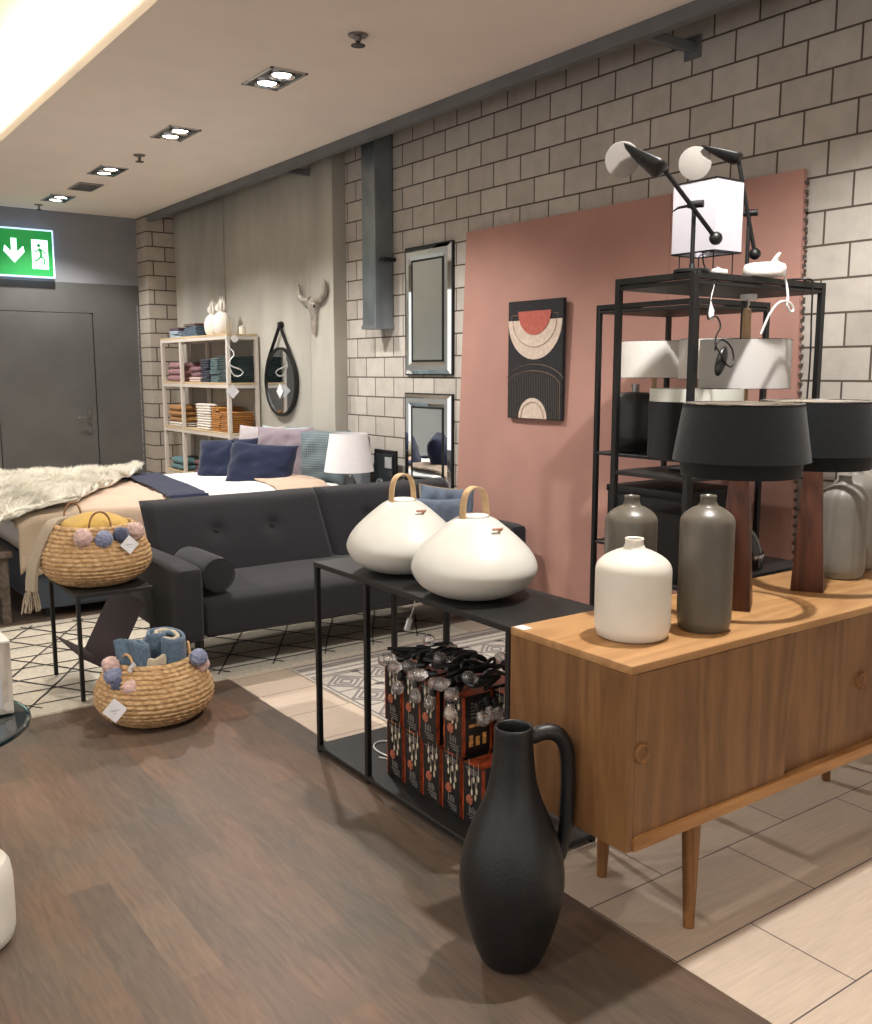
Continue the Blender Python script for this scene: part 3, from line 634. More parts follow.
# ---- boxes of string lights
M_BX = mat('box_black_print', (26, 25, 26), .35, 0, .2, 60); M_OR = mat('box_copper_print', (168, 74, 42), .35, 0, .35, 25); M_BULBP = mat('printed_bulb', (206, 196, 172), .4, 0, .1)
M_BADGE = mat('printed_badge', (170, 96, 70), .4, 0, .3, 90); M_TXT = mat('printed_text', (128, 124, 118), .5)
M_GLOWP = mat('printed_candle', (224, 160, 88), .4, 0, .3, 60)
def light_box(w, d, h):
    """front faces -X (width d along Y), side faces -Y (width w along X)"""
    t = thing('light_box', '', 'box', (0, 0, 0), 'boxes of string lights on the tray')
    bm = NB(); box(bm, 0, w, 0, d, 0, h, .0012, 1); obj('carton', bm, M_BX, t, False)
    bm = NB(); e = .0008
    box(bm, .001, .016, -e, 0, .001, h-.001); box(bm, w-.008, w, -e, 0, .001, h-.001); box(bm, .001, w-.001, .004, d-.004, h, h+e); box(bm, -e, 0, d-.006, d-.001, .004, h-.012)
    obj('copper_edge', bm, M_OR, t, False)
    bm = NB()
    for y, z in ((.022, .70), (.045, .78), (.062, .62), (.035, .56), (.07, .84), (.02, .86), (.055, .50)):
        y *= d/.1; ball(bm, (-e, d-y-.015, z*h), .0055, 2, (.12, 1, 2.1))
        box(bm, -e*1.3, 0, d-y-.0156, d-y-.0144, z*h+.01, z*h+.05)
    obj('bulb_print', bm, M_BULBP, t)
    bm = NB(); v = lathe(bm, [(0, 0), (.017, 0), (.017, .0009), (0, .0009)], (0, 0, 0), 20); xf(bm, v, T(0, d*.62, h*.42)@Ry(-90)); obj('badge_print', bm, M_BADGE, t, False)
    bm = NB()
    for k in range(3): box(bm, -e, 0, d*.2, d*(.85-.1*k), h*(.93-.035*k), h*(.945-.035*k))
    for k in range(3): box(bm, -e, 0, d*.15, d*(.5+.1*k), h*(.08+.04*k), h*(.092+.04*k))
    for k in range(5): box(bm, w*.3, w*(.8-.05*(k % 3)), -e, 0, h*(.86-.06*k), h*(.878-.06*k))
    for k in range(4): box(bm, -e, 0, d*(.3+.1*k), d*(.34+.1*k), h*.2, h*(.3+.02*(k % 2)))
    obj('text_print', bm, M_TXT, t, False)
    bm = NB()
    for k in range(3): box(bm, w*(.25+.22*k), w*(.38+.22*k), -e, 0, .03, h*(.34-.04*(k % 2)), .0003, 1)
    box(bm, w*.25, w*.85, -e, 0, h*.47, h*.52)
    obj('candle_print', bm, M_GLOWP, t, False)
    return t
def copy_thing(src, loc, lab, rz=0, group=None, scale=None):
    r = src.copy(); C.objects.link(r); r.location = loc; r.rotation_euler = (0, 0, rz); r['label'] = lab
    if group: r['group'] = group
    if scale: r.scale = scale
    for ch in src.children:
        c = ch.copy(); C.objects.link(c); c.parent = r
        for g in ch.children:
            q = g.copy(); C.objects.link(q); q.parent = c
    return r
LB = light_box(.128, .098, .206)
ordn = ['nearest', 'second nearest', 'middle', 'second farthest', 'farthest']
spots_ = []
for k in range(5):
    y = 2.275+k*.115; spots_.append(((1.81, y, .031), 'black string light box, bottom layer on the tray, %s in the outer row' % ordn[k]))
for k in range(5):
    y = 2.275+k*.115; spots_.append(((1.95, y, .031), 'black string light box, bottom layer on the tray, %s in the inner row' % ordn[k]))
topn = ['nearest of the outer row', 'second of the outer row', 'third of the outer row', 'farthest of the outer row']
for k, y in enumerate((2.389, 2.52, 2.635, 2.750)): spots_.append(((1.81+(.006, -.004, .004, .002)[k], y, .2385), 'black string light box, top layer of the stack, %s' % topn[k]))
for k, y in enumerate((2.30, 2.42, 2.54, 2.66)): spots_.append(((1.956, y, .2385), 'black string light box, top layer of the stack, %s of the inner row' % ['nearest', 'second', 'third', 'farthest'][k]))
for k, (loc, lab) in enumerate(spots_):
    if k == 0: LB.location = loc; LB['label'] = lab
    else: copy_thing(LB, loc, lab)
# string lights heaped on top of the boxes
SLZ = .446
t = thing('string_lights', 'heap of black corded string lights with clear glass bulbs on the box stack', 'string lights', (1.94, 2.58, SLZ))
bm = NB(); r2 = random.Random(3)
pts = []
for k in range(46):
    f = k/45; pts.append((1.90+.10*sin(k*1.9)+r2.uniform(-.02, .02), 2.36+.46*f+.05*sin(k*2.7), SLZ+.022+abs(.06*sin(k*1.3))*(1-.5*abs(2*f-1))))
tube(bm, pts, .007, 6, smooth_pts=2)
pts = [(1.96+.08*sin(k*1.4+1), 2.34+.40*k/29+.04*sin(k*3.1), SLZ+.03+abs(.06*cos(k*1.7))) for k in range(30)]
tube(bm, pts, .007, 6, smooth_pts=2)
obj('cord', bm, BLK, t)
GL = mat('clear_glass', (245, 242, 240), .03, .12, trans=.9, ior=1.45)
bs = []
for k in range(24):
    if k < 9: p = (1.812+.012*(k % 3), 2.41+.052*k, SLZ+.022+.012*(k % 2)); d = (-.6, r2.uniform(-.8, .8), -.1)
    elif k < 13: p = (1.80, 2.43+.10*(k-9), SLZ-.025); d = (-.15, .2*(-1)**k, -1)
    elif k < 16: p = (1.86+.035*(k-13), 2.352, SLZ-.03-.01*(k % 2)); d = (.3, -.3, -1)
    else: p = (1.88+.05*((k*7) % 4), 2.38+.055*(k-16), SLZ+.040+.012*(k % 3)); d = (r2.uniform(-1, .3), r2.uniform(-.8, .8), .2)
    d = Vector(d).normalized(); M_ = T(*p)@d.to_track_quat('Z', 'Y').to_matrix().to_4x4()
    bm = NB(); v = lathe(bm, [(0, -.028), (.010, -.028), (.0125, -.02), (.0125, .0), (.010, .003), (0, .003)], seg=14); xf(bm, v, M_); s = obj('socket', bm, BLK, t)
    bm = NB(); v = lathe(bm, sm([(.008, 0), (.011, .008), (.02, .022), (.0235, .036), (.019, .05), (.008, .0575), (0, .058)], 1), seg=18); xf(bm, v, M_); obj('bulb', bm, GL, s)

# ================================================================ METAL RACKS WITH LAMPS
def rack(x0, x1, y0, y1, h, shelves, lab, group='black metal display racks', w=.022):
    t = thing('display_rack', lab, 'rack', ((x0+x1)/2, (y0+y1)/2, 0), group)
    for x in (x0, x1):
        for y in (y0, y1):
            bm = NB(); rod(bm, (x, y, 0), (x, y, h), w); obj('post', bm, BLK, t, False)
    bm = NB()
    for y in (y0, y1): rod(bm, (x0+w/2, y, h-w/2), (x1-w/2, y, h-w/2), w)
    for x in (x0, x1): rod(bm, (x, y0+w/2, h-w/2), (x, y1-w/2, h-w/2), w)
    obj('top_frame', bm, BLK, t, False)
    for z in shelves:
        bm = NB(); box(bm, x0-.008, x1+.008, y0-.008, y1+.008, z-.014, z, .002, 1); obj('shelf', bm, BLKW, t, False)
    return t
RA = (2.55, 3.265, 2.105, 2.44); RH = 1.825
rack(*RA, RH, (.77, 1.145, 1.80), 'open black metal rack, the nearer one right behind the sideboard')
rack(3.19, 3.66, 2.62, 3.17, 1.80, (.72, 1.135, 1.775), 'open black metal rack, the farther one close to the pink board')

# tall white box shade lamp on rack
t = thing('box_shade_lamp', 'lamp with tall white rectangular shade on black wire legs on top of the rack', 'table lamp', (2.81, 2.28, RH-.025))
x0, x1, y0, y1, z0, z1 = 2.75, 2.895, 2.19, 2.38, 1.916, 2.158
M_WSH = mat('white_shade_fabric', (184, 181, 188), .9, 0, .015, 8, .1, 600)
bm = NB()
for a in ((x0, x0+.002, y0, y1), (x1-.002, x1, y0, y1), (x0+.002, x1-.002, y0, y0+.002), (x0+.002, x1-.002, y1-.002, y1)): box(bm, *a, z0, z1)
obj('shade', bm, M_WSH, t, False)
bm = NB()
for z in (z0, z1):
    for a, b in (((x0, y0), (x1, y0)), ((x1, y0), (x1, y1)), ((x1, y1), (x0, y1)), ((x0, y1), (x0, y0))): tube(bm, [(a[0], a[1], z), (b[0], b[1], z)], .003, 6)
for x, y in ((x0+.02, y0+.02), (x1-.02, y0+.02), (x1-.02, y1-.02), (x0+.02, y1-.02)): tube(bm, [(x, y, 1.80), (x, y, z0+.002)], .0022, 6); tube(bm, [(x, y, z0), (2.82, 2.285, z0+.01)], .002, 6)
for a, b in (((x0, y0), (x1, y0)), ((x1, y0), (x1, y1)), ((x1, y1), (x0, y1)), ((x0, y1), (x0, y0))):
    f = lambda p: (p[0]+(.02 if p[0] == x0 else -.02), p[1]+(.02 if p[1] == y0 else -.02), 1.803)
    tube(bm, [f(a), f(b)], .0022, 6)
obj('wire_frame', bm, BLK, t)
bm = NB(); tube(bm, [(2.80, 2.28, z0+.02), (2.79, 2.27, 1.87), (2.81, 2.24, 1.83), (2.80, 2.2, 1.81)], .0025, 6, smooth_pts=2); obj('cord', bm, BLK, t)
bm = NB(); lathe(bm, [(.014, 0), (.014, .05), (.02, .055), (.02, .09), (0, .1)], (2.82, 2.285, z0), 14); obj('bulb', bm, mat('frosted_bulb', (240, 238, 230)), t)

# pivot arm lamps
SHW = mat('translucent_white_disc', (170, 164, 158), .5, 0, .05, 4, alpha=.62)
def pivot_lamp(bx, by, z0, zp, B, Hd, lab, disc_r, head_r, hdir, disc_c):
    """stand at (bx,by), pivot height zp, ball end B, head end Hd"""
    t = thing('pivot_lamp', lab, 'lamp', (bx, by, z0), 'black pivot arm lamps on the rack')
    bm = NB(); lathe(bm, [(0, 0), (.06, 0), (.06, .008), (.056, .011), (.012, .013), (.007, .03), (0, .03)], (bx, by, z0), 40); obj('base', bm, BLK, t)
    bm = NB(); tube(bm, [(bx, by, z0+.015), (bx, by, zp)], .0075, 12); obj('stem', bm, BLK, t)
    bm = NB(); B = Vector(B); Hd = Vector(Hd); tube(bm, [B, Hd], .0075, 12); obj('arm', bm, BLK, t)
    bm = NB(); ball(bm, B, .022, 3); obj('counterweight', bm, BLK, t)
    bm = NB(); tube(bm, [(bx-.012, by+.016, zp), (bx+.010, by-.03, zp)], .012, 14); tube(bm, [(bx, by, zp), (bx-.02, by+.05, zp-.006), (bx-.02, by+.075, zp-.016)], [.006, .004, .002], 8); obj('pivot_clamp', bm, BLK, t)
    # scoop shaped head: lower half of a leaf, pointed at the far tip, round at the arm
    tip = Vector(hdir); ax = tip-Hd; L = ax.length*1.12; ax.normalize(); side = ax.cross(Vector((0, 0, 1))).normalized(); up = side.cross(ax).normalized()
    back = Hd-ax*L*.10+up*.012; bm = NB(); rings = []; n = 18
    for i in range(15):
        f = i/14; rad = head_r*min(1, (f/.16))**.5*(1-f)**.62 if f < 1 else 0; ring = []
        for k in range(n+1):
            a = pi*k/n; ring.append(bm.verts.new(back+ax*L*f+side*cos(a)*rad*1.05-up*sin(a)*rad*.9))
        rings.append(ring)
    for A_, B_ in zip(rings, rings[1:]):
        for k in range(n): bm.faces.new((A_[k], A_[k+1], B_[k+1], B_[k]))
    bmesh.ops.remove_doubles(bm, verts=bm.verts, dist=.0003)
    s = obj('lamp_head', bm, BLK, t, angle=60); md = s.modifiers.new('thick', 'SOLIDIFY'); md.thickness = .002
    bm = NB(); v = lathe(bm, [(0, 0), (disc_r*.97, 0), (disc_r, .0012), (disc_r*.97, .0024), (0, .0024)], seg=48)
    c = Vector(disc_c); xf(bm, v, T(*c)@((Vector((0, 0, EYE))-c).normalized()*.8+side*.3).normalized().to_track_quat('Z', 'Y').to_matrix().to_4x4()); obj('diffuser_disc', bm, SHW, t)
    return t
pivot_lamp(2.587, 2.150, 1.826, 2.045, (2.666, 2.12, 1.94), (2.430, 2.150, 2.142), 'black pivot arm lamp with ball weight, the left one on the rack top', .056, .064, (2.346, 2.25, 2.214), (2.375, 2.275, 2.182))
RIGHT_PIVOT = pivot_lamp(3.118, 2.33, 1.826, 2.090, (3.15, 2.32, 1.943), (3.045, 2.335, 2.278), 'black pivot arm lamp with ball weight, the right one on the rack top', .060, .046, (2.936, 2.42, 2.315), (2.955, 2.46, 2.272))

# white round wall-box and cords on top of rack
t = thing('lamp_canopy', 'round white plastic lamp canopy with coiled cord on the rack top', 'lamp part', (2.91, 2.10, 1.826))
bm = NB(); lathe(bm, sm([(0, 0), (.055, 0), (.060, .010), (.060, .034), (.054, .046), (0, .050)], 1), (2.91, 2.10, 1.826), 40, 1.2, 1.2); obj('shell', bm, mat('white_plastic_bright', (240, 238, 234), .35), t)
bm = NB(); tube(bm, [(2.93, 2.09, 1.876), (2.95, 2.08, 1.885), (2.965, 2.07, 1.86), (2.97, 2.05, 1.80), (2.975, 2.045, 1.75), (2.955, 2.04, 1.735), (2.99, 2.04, 1.70), (3.005, 2.04, 1.72), (2.97, 2.04, 1.745), (2.92, 2.045, 1.74), (2.88, 2.05, 1.70), (2.865, 2.07, 1.63)], .0042, 8, smooth_pts=3); obj('cord', bm, WHITEP, t)
bm = NB(); tube(bm, [(2.935, 2.09, 1.874), (2.945, 2.075, 1.90), (2.965, 2.08, 1.91), (2.96, 2.09, 1.89), (2.945, 2.095, 1.874)], .006, 8, smooth_pts=2); obj('cord_loop', bm, WHITEP, t)
t = thing('cord_switch', 'small white cord switch lying on the rack top below the box shade', 'switch', (2.69, 2.12, 1.8255))
bm = NB(); box(bm, 2.66, 2.72, 2.105, 2.13, 1.8255, 1.842, .005, 2); obj('switch_body', bm, WHITEP, t)
bm = NB(); tube(bm, [(2.72, 2.117, 1.833), (2.75, 2.13, 1.835), (2.78, 2.2, 1.86)], .0025, 6, smooth_pts=1); obj('wire', bm, WHITEP, t)
# drum shade lamps on wooden poles
DRUM = mat('white_drum_fabric', (228, 224, 218), .9, 0, .03, 8, .08, 500, trans=0)
ASH = wood('pale_ash', (206, 176, 136), (186, 152, 112), 'z', 1.2, .5, 5)
def drum_lamp(x, y, zb, zs0, zs1, r, lab, lit=0, pole=.014, ztop=None, m=None, seg=64):
    t = thing('drum_lamp', lab, 'lamp', (x, y, zb), 'drum shade lamps on the black racks')
    bm = NB(); lathe(bm, [(0, 0), (.085, 0), (.085, .010), (.02, .016), (0, .016)], (x, y, zb), 32); obj('foot', bm, BLK, t)
    bm = NB(); lathe(bm, [(pole*1.15, .014), (pole, (ztop or zs1)-zb-.02), (pole*.8, (ztop or zs1)-zb), (0, (ztop or zs1)-zb)], (x, y, zb), 20); obj('pole', bm, ASH, t)
    bm = NB(); lathe(bm, [(r-.002, zs0), (r, zs0), (r, zs1), (r-.002, zs1), (r-.002, zs0)], (x, y, 0), seg); s = obj('shade', bm, m or DRUM, t)
    bm = NB(); lathe(bm, [(r-.0035, zs0+.001), (r-.0035, zs1-.001)], (x, y, 0), seg); obj('lining', bm, SHIN, s)
    bm = NB()
    for z in (zs0, zs1): tube(bm, [(x+(r-.001)*cos(2*pi*k/48), y+(r-.001)*sin(2*pi*k/48), z) for k in range(48)], .0015, 6, closed=True)
    for a in (.5, 2.6, 4.7): tube(bm, [(x+pole*.5*cos(a), y+pole*.5*sin(a), zs1-.03), (x+(r-.003)*cos(a), y+(r-.003)*sin(a), zs1-.005)], .0015, 5)
    obj('shade_ring', bm, BLK if not lit else WHITEP, s)
    if lit:
        l = bpy.data.lights.new('lamp_bulb_light', 'POINT'); l.energy = lit; l.color = (1, .95, .88); l.shadow_soft_size = .03
        o = bpy.data.objects.new('lamp_bulb_light', l); C.objects.link(o); o.location = (x+r*.5, y-r*.5, (zs0+zs1)/2)
    return t
TRANSL = None
def translucent_shade():
    m = bpy.data.materials.new('thin_white_shade'); m.use_nodes = True; nt = m.node_tree; b = nt.nodes['Principled BSDF']; b.inputs['Base Color'].default_value = lin((226, 223, 220)); b.inputs['Roughness'].default_value = .9
    tr = nt.nodes.new('ShaderNodeBsdfTranslucent'); tr.inputs[0].default_value = lin((226, 223, 220)); mx = nt.nodes.new('ShaderNodeMixShader'); mx.inputs[0].default_value = .35
    nt.links.new(b.outputs[0], mx.inputs[1]); nt.links.new(tr.outputs[0], mx.inputs[2]); nt.links.new(mx.outputs[0], nt.nodes['Material Output'].inputs[0]); return m
THIN = translucent_shade()
drum_lamp(3.055, 2.272, 1.145, 1.440, 1.618, .165, 'lamp with white drum shade on a thick pale wood pole, on the nearer rack', 0, .016, 1.735, THIN)
drum_lamp(3.38, 3.0, 1.135, 1.475, 1.635, .185, 'lamp with white drum shade at the left on the farther rack', 0, .010)
drum_lamp(3.44, 2.72, 1.135, 1.47, 1.64, .15, 'lamp with white drum shade at the right on the farther rack, behind the near post', 0, .010)
#, 'loose white drum shade peeking out low behind the right of the nearer rack', 'lamp shade', (3.44, 2.45, 1.40))
t = thing('ceiling_cup', 'small white lamp cup with hook hanging under the rack top above the wooden pole', 'lamp part', (3.03, 2.27, 1.75))
bm = NB(); lathe(bm, [(0, 0), (.026, 0), (.030, .004), (.030, .022), (0, .024)], (3.03, 2.25, 1.761), 28); obj('cup', bm, WHITEP, t)
bm = NB(); tube(bm, [(3.03, 2.25, 1.762), (3.033, 2.25, 1.745), (3.027, 2.25, 1.738), (3.032, 2.25, 1.728)], .003, 6); obj('hook', bm, CHROME, t)
# black cable and dimmer hanging at the near post
t = thing('hanging_dimmer', 'black cable coil with an oval dimmer hanging by the near post of the rack', 'cable', (2.63, 2.08, RH-.03))
bm = NB(); v = ball(bm, (0, 0, 0), .025, 3, (.9, .55, 2.1)); xf(bm, v, T(2.625, 2.045, 1.535)@Ry(22)); obj('dimmer_body', bm, mat('black_plastic', (26, 26, 28), .35), t)
bm = NB(); tube(bm, [(2.61, 2.06, 1.57), (2.60, 2.05, 1.59), (2.63, 2.05, 1.61), (2.67, 2.04, 1.585), (2.685, 2.04, 1.545), (2.665, 2.03, 1.515), (2.635, 2.03, 1.52), (2.60, 2.03, 1.56), (2.57, 2.03, 1.585), (2.60, 2.05, 1.62), (2.64, 2.06, 1.65), (2.62, 2.07, 1.69), (2.58, 2.08, 1.66), (2.62, 2.085, 1.79)], .0028, 8, smooth_pts=3); obj('cable', bm, BLK, t)
t = thing('paper_tag', 'small white paper tag hanging under the rack top near its front post', 'tag', (2.60, 2.09, RH-.03))
bm = NB(); poly(bm, [(2.603, 2.08, 1.735), (2.617, 2.075, 1.70), (2.612, 2.075, 1.665), (2.60, 2.08, 1.68), (2.594, 2.085, 1.70)], (.001, .001, 0)); obj('paper', bm, CARD, t, False)
bm = NB(); tube(bm, [(2.603, 2.08, 1.735), (2.61, 2.08, 1.76), (2.63, 2.09, 1.785)], .0015, 5); obj('string', bm, WHITEP, t)
# black cord down the right post
bm = NB(); tube(bm, [(3.12, 2.32, 1.832), (3.14, 2.10, 1.835), (3.17, 2.080, 1.83), (3.17, 2.080, 1.80), (3.175, 2.083, 1.70), (3.185, 2.083, 1.55), (3.175, 2.083, 1.4), (3.18, 2.083, 1.30), (3.17, 2.09, 1.147)], .0035, 8, smooth_pts=2); obj('cord', bm, BLK, RIGHT_PIVOT)
# black shade with pale lining, black pot, black boxes on shelves
t = thing('black_drum_shade', 'wide black drum shade with pale lining on the middle shelf of the nearer rack', 'lamp shade', (2.82, 2.27, 1.145))
bm = NB(); lathe(bm, [(.165, .05), (.167, .05), (.167, .25), (.165, .25)], (2.785, 2.272, 1.146), 64); lathe(bm, [(0, 0), (.09, 0), (.09, .008), (.012, .012), (.012, .2), (0, .2)], (2.785, 2.272, 1.146), 32); s = obj('shade', bm, BSH, t)
bm = NB(); lathe(bm, [(.1635, .05), (.1635, .295), (.165, .295), (.165, .25)], (2.785, 2.272, 1.146), 64); obj('lining', bm, mat('pale_lining', (214, 216, 208), .8), t)
t = thing('black_pot', 'black lamp base with rounded bottom on the middle shelf of the farther rack', 'lamp base', (3.33, 3.0, 1.135))
bm = NB(); lathe(bm, sm([(0, 0), (.07, 0), (.078, .02), (.10, .05), (.104, .08), (.104, .25), (.09, .27), (.02, .275), (0, .275)], 1), (3.30, 3.04, 1.135), 48); obj('body', bm, mat('black_glaze', (30, 31, 33), .38), t)
bm = NB(); lathe(bm, [(.018, .273), (.018, .31), (0, .31)], (3.30, 3.04, 1.135), 16); obj('neck', bm, BRUSHED, t)
t = thing('black_storage_box', 'large plain black box on the lower shelf of the farther rack', 'box', (3.42, 2.9, .72))
bm = NB(); box(bm, 3.22, 3.62, 2.68, 3.12, .721, .955, .004, 2); obj('box_body', bm, mat('black_card', (22, 22, 23), .7), t)
bm = NB(); box(bm, 3.215, 3.625, 2.675, 3.125, .955, .985, .004, 2); obj('lid', bm, mat('black_card', (22, 22, 23), .7), t)
t = thing('black_pendant', 'glossy black dome lamp shade on the lowest visible shelf of the nearer rack', 'lamp shade', (3.0, 2.27, .77))
bm = NB(); lathe(bm, sm([(.0, .19), (.02, .188), (.07, .17), (.12, .12), (.14, .05), (.145, 0), (.143, 0)], 1), (2.98, 2.27, .771), 48); obj('dome', bm, mat('gloss_black', (14, 14, 15), .12), t)
bm = NB(); lathe(bm, [(.146, .045), (.1445, .056)], (2.98, 2.27, .771), 48); lathe(bm, [(.012, .186), (.012, .22), (0, .222)], (2.98, 2.27, .771), 14); obj('chrome_band', bm, CHROME, t)
t = thing('black_gift_box', 'square black box with pale top label on the lower shelf of the nearer rack', 'box', (2.68, 2.28, .77))
bm = NB(); box(bm, 2.585, 2.80, 2.16, 2.40, .771, 1.01, .003, 1); obj('box_body', bm, mat('black_card', (22, 22, 23), .7), t)
bm = NB(); box(bm, 2.72, 2.785, 2.158, 2.16, .965, 1.003); obj('label_strip', bm, mat('label_grey_green', (138, 142, 134), .7), t, False)

# ================================================================ RUGS
def rug1_bm():
    bm = NB(); nx, ny = 60, 30; X0, X1, Y0, Y1 = -.3, 3.3, 4.285, 5.93; V = {}
    for i in range(nx+1):
        for j in range(ny+1):
            x = X0+(X1-X0)*i/nx; y = Y0+(Y1-Y0)*j/ny
            V[i, j] = bm.verts.new((x, y+.006*noise.noise(Vector((x*3, y, 0)))*(1 if j in (0, ny) else 0), .010+.003*noise.noise(Vector((x*4, y*4, 1)))))
    for i in range(nx):
        for j in range(ny): bm.faces.new((V[i, j], V[i+1, j], V[i+1, j+1], V[i, j+1]))
    e = [q for q in bm.edges if q.is_boundary]; r = bmesh.ops.extrude_edge_only(bm, edges=e)
    for v in r['geom']:
        if isinstance(v, bmesh.types.BMVert): v.co.z = .001
    return bm
t = thing('lattice_rug', 'cream rug with thin black diamond lattice lines under the sofa and side table', 'rug', (1.5, 5.1, 0))
obj('pile', rug1_bm(), mat('cream_wool', (196, 188, 172), .98, 0, .06, 60, .3, 500), t)
bm = NB(); rr = random.Random(11)
def rline(a, b, wd=.010):
    n = 24; P = []
    for k in range(n+1):
        f = k/n; x = a[0]+(b[0]-a[0])*f; y = a[1]+(b[1]-a[1])*f
        if not (-.29 < x < 3.29 and 4.30 < y < 5.92):
            if len(P) > 1: tube(bm, P, wd/2, 4, sq=(wd, .003))
            P = []; continue
        P.append((x+rr.uniform(-.003, .003), y+rr.uniform(-.003, .003), .0135))
    if len(P) > 1: tube(bm, P, wd/2, 4, sq=(wd, .003))
for k in range(-8, 16):
    x = -.35+k*.30
    rline((x, 4.29), (x+1.05, 5.93), .005+rr.random()*.003); rline((x+1.05, 4.29), (x, 5.93), .005+rr.random()*.003)
for k in range(8): rline((-.28, 4.42+.2*k), (3.28, 4.42+.2*k), .004)
obj('lattice_lines', bm, mat('black_wool', (62, 58, 56), .98), t, False)
t = thing('patterned_rug', 'grey and cream geometric woven rug with striped ends beside the console table', 'rug', (2.8, 3.4, 0))
RX0, RX1, RY0, RY1 = 2.13, 3.55, 2.45, 4.26
bm = NB(); box(bm, RX0, RX1, RY0, RY1, .0005, .008, .003, 1); obj('ground_weave', bm, mat('cream_flatweave', (190, 182, 172), .97, 0, .06, 80, .3, 600), t, False)
bm = NB(); z0, z1 = .008, .0092
for y in (4.235, 4.19, 4.165, 4.10, 4.04): box(bm, RX0+.01, RX1-.01, y-.008, y+.008, z0, z1)
def dia(cx, cy, r, wd):
    P = [(cx-r, cy), (cx, cy-r), (cx+r, cy), (cx, cy+r)]
    for a, b in zip(P, P[1:]+P[:1]): tube(bm, [(a[0], a[1], z1-.0005), (b[0], b[1], z1-.0005)], wd/2, 4, sq=(wd, .002))
for i in range(6):
    for j in range(7):
        cx = RX0+.13+i*.235; cy = 3.9-j*.235
        for r in (.105, .07, .035): dia(cx, cy, r, .013)
        box(bm, cx-.118, cx-.108, cy-.11, cy+.11, z0, z1)
        for q in (-.06, 0, .06): box(bm, cx+.095, cx+.14, cy+.1175+q*.2-.005, cy+.1175+q*.2+.005, z0, z1)
for j in range(8): box(bm, RX0+.01, RX1-.01, 4.012-j*.235, 4.022-j*.235, z0, z1)
obj('woven_pattern', bm, mat('grey_flatweave', (132, 126, 124), .97), t, False)

# ================================================================ SOFA
SF = fabric('charcoal_upholstery', (40, 39, 43), .10, 500, .25)
t = thing('sofa', 'charcoal fabric sofa bed with buttoned back and square arms on the rugs', 'sofa', (2.7, 4.7, 0))
def soft(x0, x1, y0, y1, z0, z1, b=.03, puff=0, seed=0, cuts=0, M=None):
    bm = NB(); box(bm, x0, x1, y0, y1, z0, z1)
    bmesh.ops.subdivide_edges(bm, edges=bm.edges[:], cuts=12, use_grid_fill=True)
    c = Vector(((x0+x1)/2, (y0+y1)/2, (z0+z1)/2)); h = Vector(((x1-x0)/2, (y1-y0)/2, (z1-z0)/2))
    for v in bm.verts:
        d = v.co-c; q = Vector([max(-(h[i]-b), min(h[i]-b, d[i])) for i in range(3)]); r = d-q
        if r.length > 1e-6:
            d = q+r.normalized()*min(r.length, b) if max(abs(k) for k in r) >= b*.99 and sum(abs(k) > 1e-6 for k in r) > 1 else d
        u = [1-min(1, abs(d[i]/h[i]))**2 for i in range(3)]
        if puff:
            for i in range(3):
                if abs(abs(d[i])-h[i]) < b*.2: j, k = [q for q in range(3) if q != i]; d[i] += math.copysign(puff*u[j]**.6*u[k]**.6, d[i])
        d += Vector((0, 0, 1))*noise.noise(v.co*3+Vector((seed, 0, 0)))*.006
        v.co = c+d
    if M is not None: xf(bm, bm.verts, M)
    return bm
SFX0, SFX1, SFY = 1.60, 3.72, 4.25
obj('base', soft(1.72, 3.60, 4.30, 5.10, .215, .30, .015), SF, t)
obj('seat_cushion', soft(1.697, 3.598, SFY+.005, 4.96, .225, .425, .045, .012, 2), SF, t)
def back_panel(x0, x1, seed, buttons):
    bm = NB(); nx, nz = 40, 20; V = {}
    for s in (0, 1):
        for i in range(nx+1):
            for j in range(nz+1):
                u = i/nx; v = j/nz; x = x0+(x1-x0)*u; z = .40+.418*v
                yb = 4.80+.235*v; ed = min(1, min(u, 1-u)*(x1-x0)/.035, (1-v)*.40/.045, v*.4/.03+.3); ed = max(0, ed)
                k = sqrt(max(0, 1-(1-ed)**2)); th = .085
                dim = 0
                if s == 0:
                    for bx, bz in buttons: dim += .036*math.exp(-((x-bx)**2+(z-bz)**2)/.0018)
                y = yb+.09-(th*k+.02*sin(pi*u)*sin(pi*v)) + dim if s == 0 else yb+.09+(.05*k)
                zz = z-(1-k)*.012*(1 if v > .5 else 0)
                V[s, i, j] = bm.verts.new((x, y+.004*noise.noise(Vector((x*4, z*4, seed))), zz))
    for i in range(nx):
        for j in range(nz):
            bm.faces.new((V[0, i, j], V[0, i+1, j], V[0, i+1, j+1], V[0, i, j+1])); bm.faces.new((V[1, i, j], V[1, i, j+1], V[1, i+1, j+1], V[1, i+1, j]))
    for i in range(nx):
        bm.faces.new((V[0, i, nz], V[0, i+1, nz], V[1, i+1, nz], V[1, i, nz])); bm.faces.new((V[0, i, 0], V[1, i, 0], V[1, i+1, 0], V[0, i+1, 0]))
    for j in range(nz):
        bm.faces.new((V[0, 0, j], V[0, 0, j+1], V[1, 0, j+1], V[1, 0, j])); bm.faces.new((V[0, nx, j], V[1, nx, j], V[1, nx, j+1], V[0, nx, j+1]))
    return bm
bl = [(2.05, .63), (2.39, .63)]; br = [(3.03, .63), (3.38, .63)]
for (x0, x1, sd, bt) in ((1.685, 2.745, 1, bl), (2.75, 3.72, 5, br)):
    b_ = obj('backrest', back_panel(x0, x1, sd, bt), SF, t, angle=70)
    for bx, bz in bt:
        bm = NB(); ball(bm, (bx, 4.80+.235*(bz-.40)/.405+.09-.085-.012+.018, bz), .016, 2, (1, .5, 1)); obj('button', bm, SF, b_)
obj('armrest', soft(1.575, 1.695, SFY, 5.02, .215, .585, .03, .006, 1), SF, t)
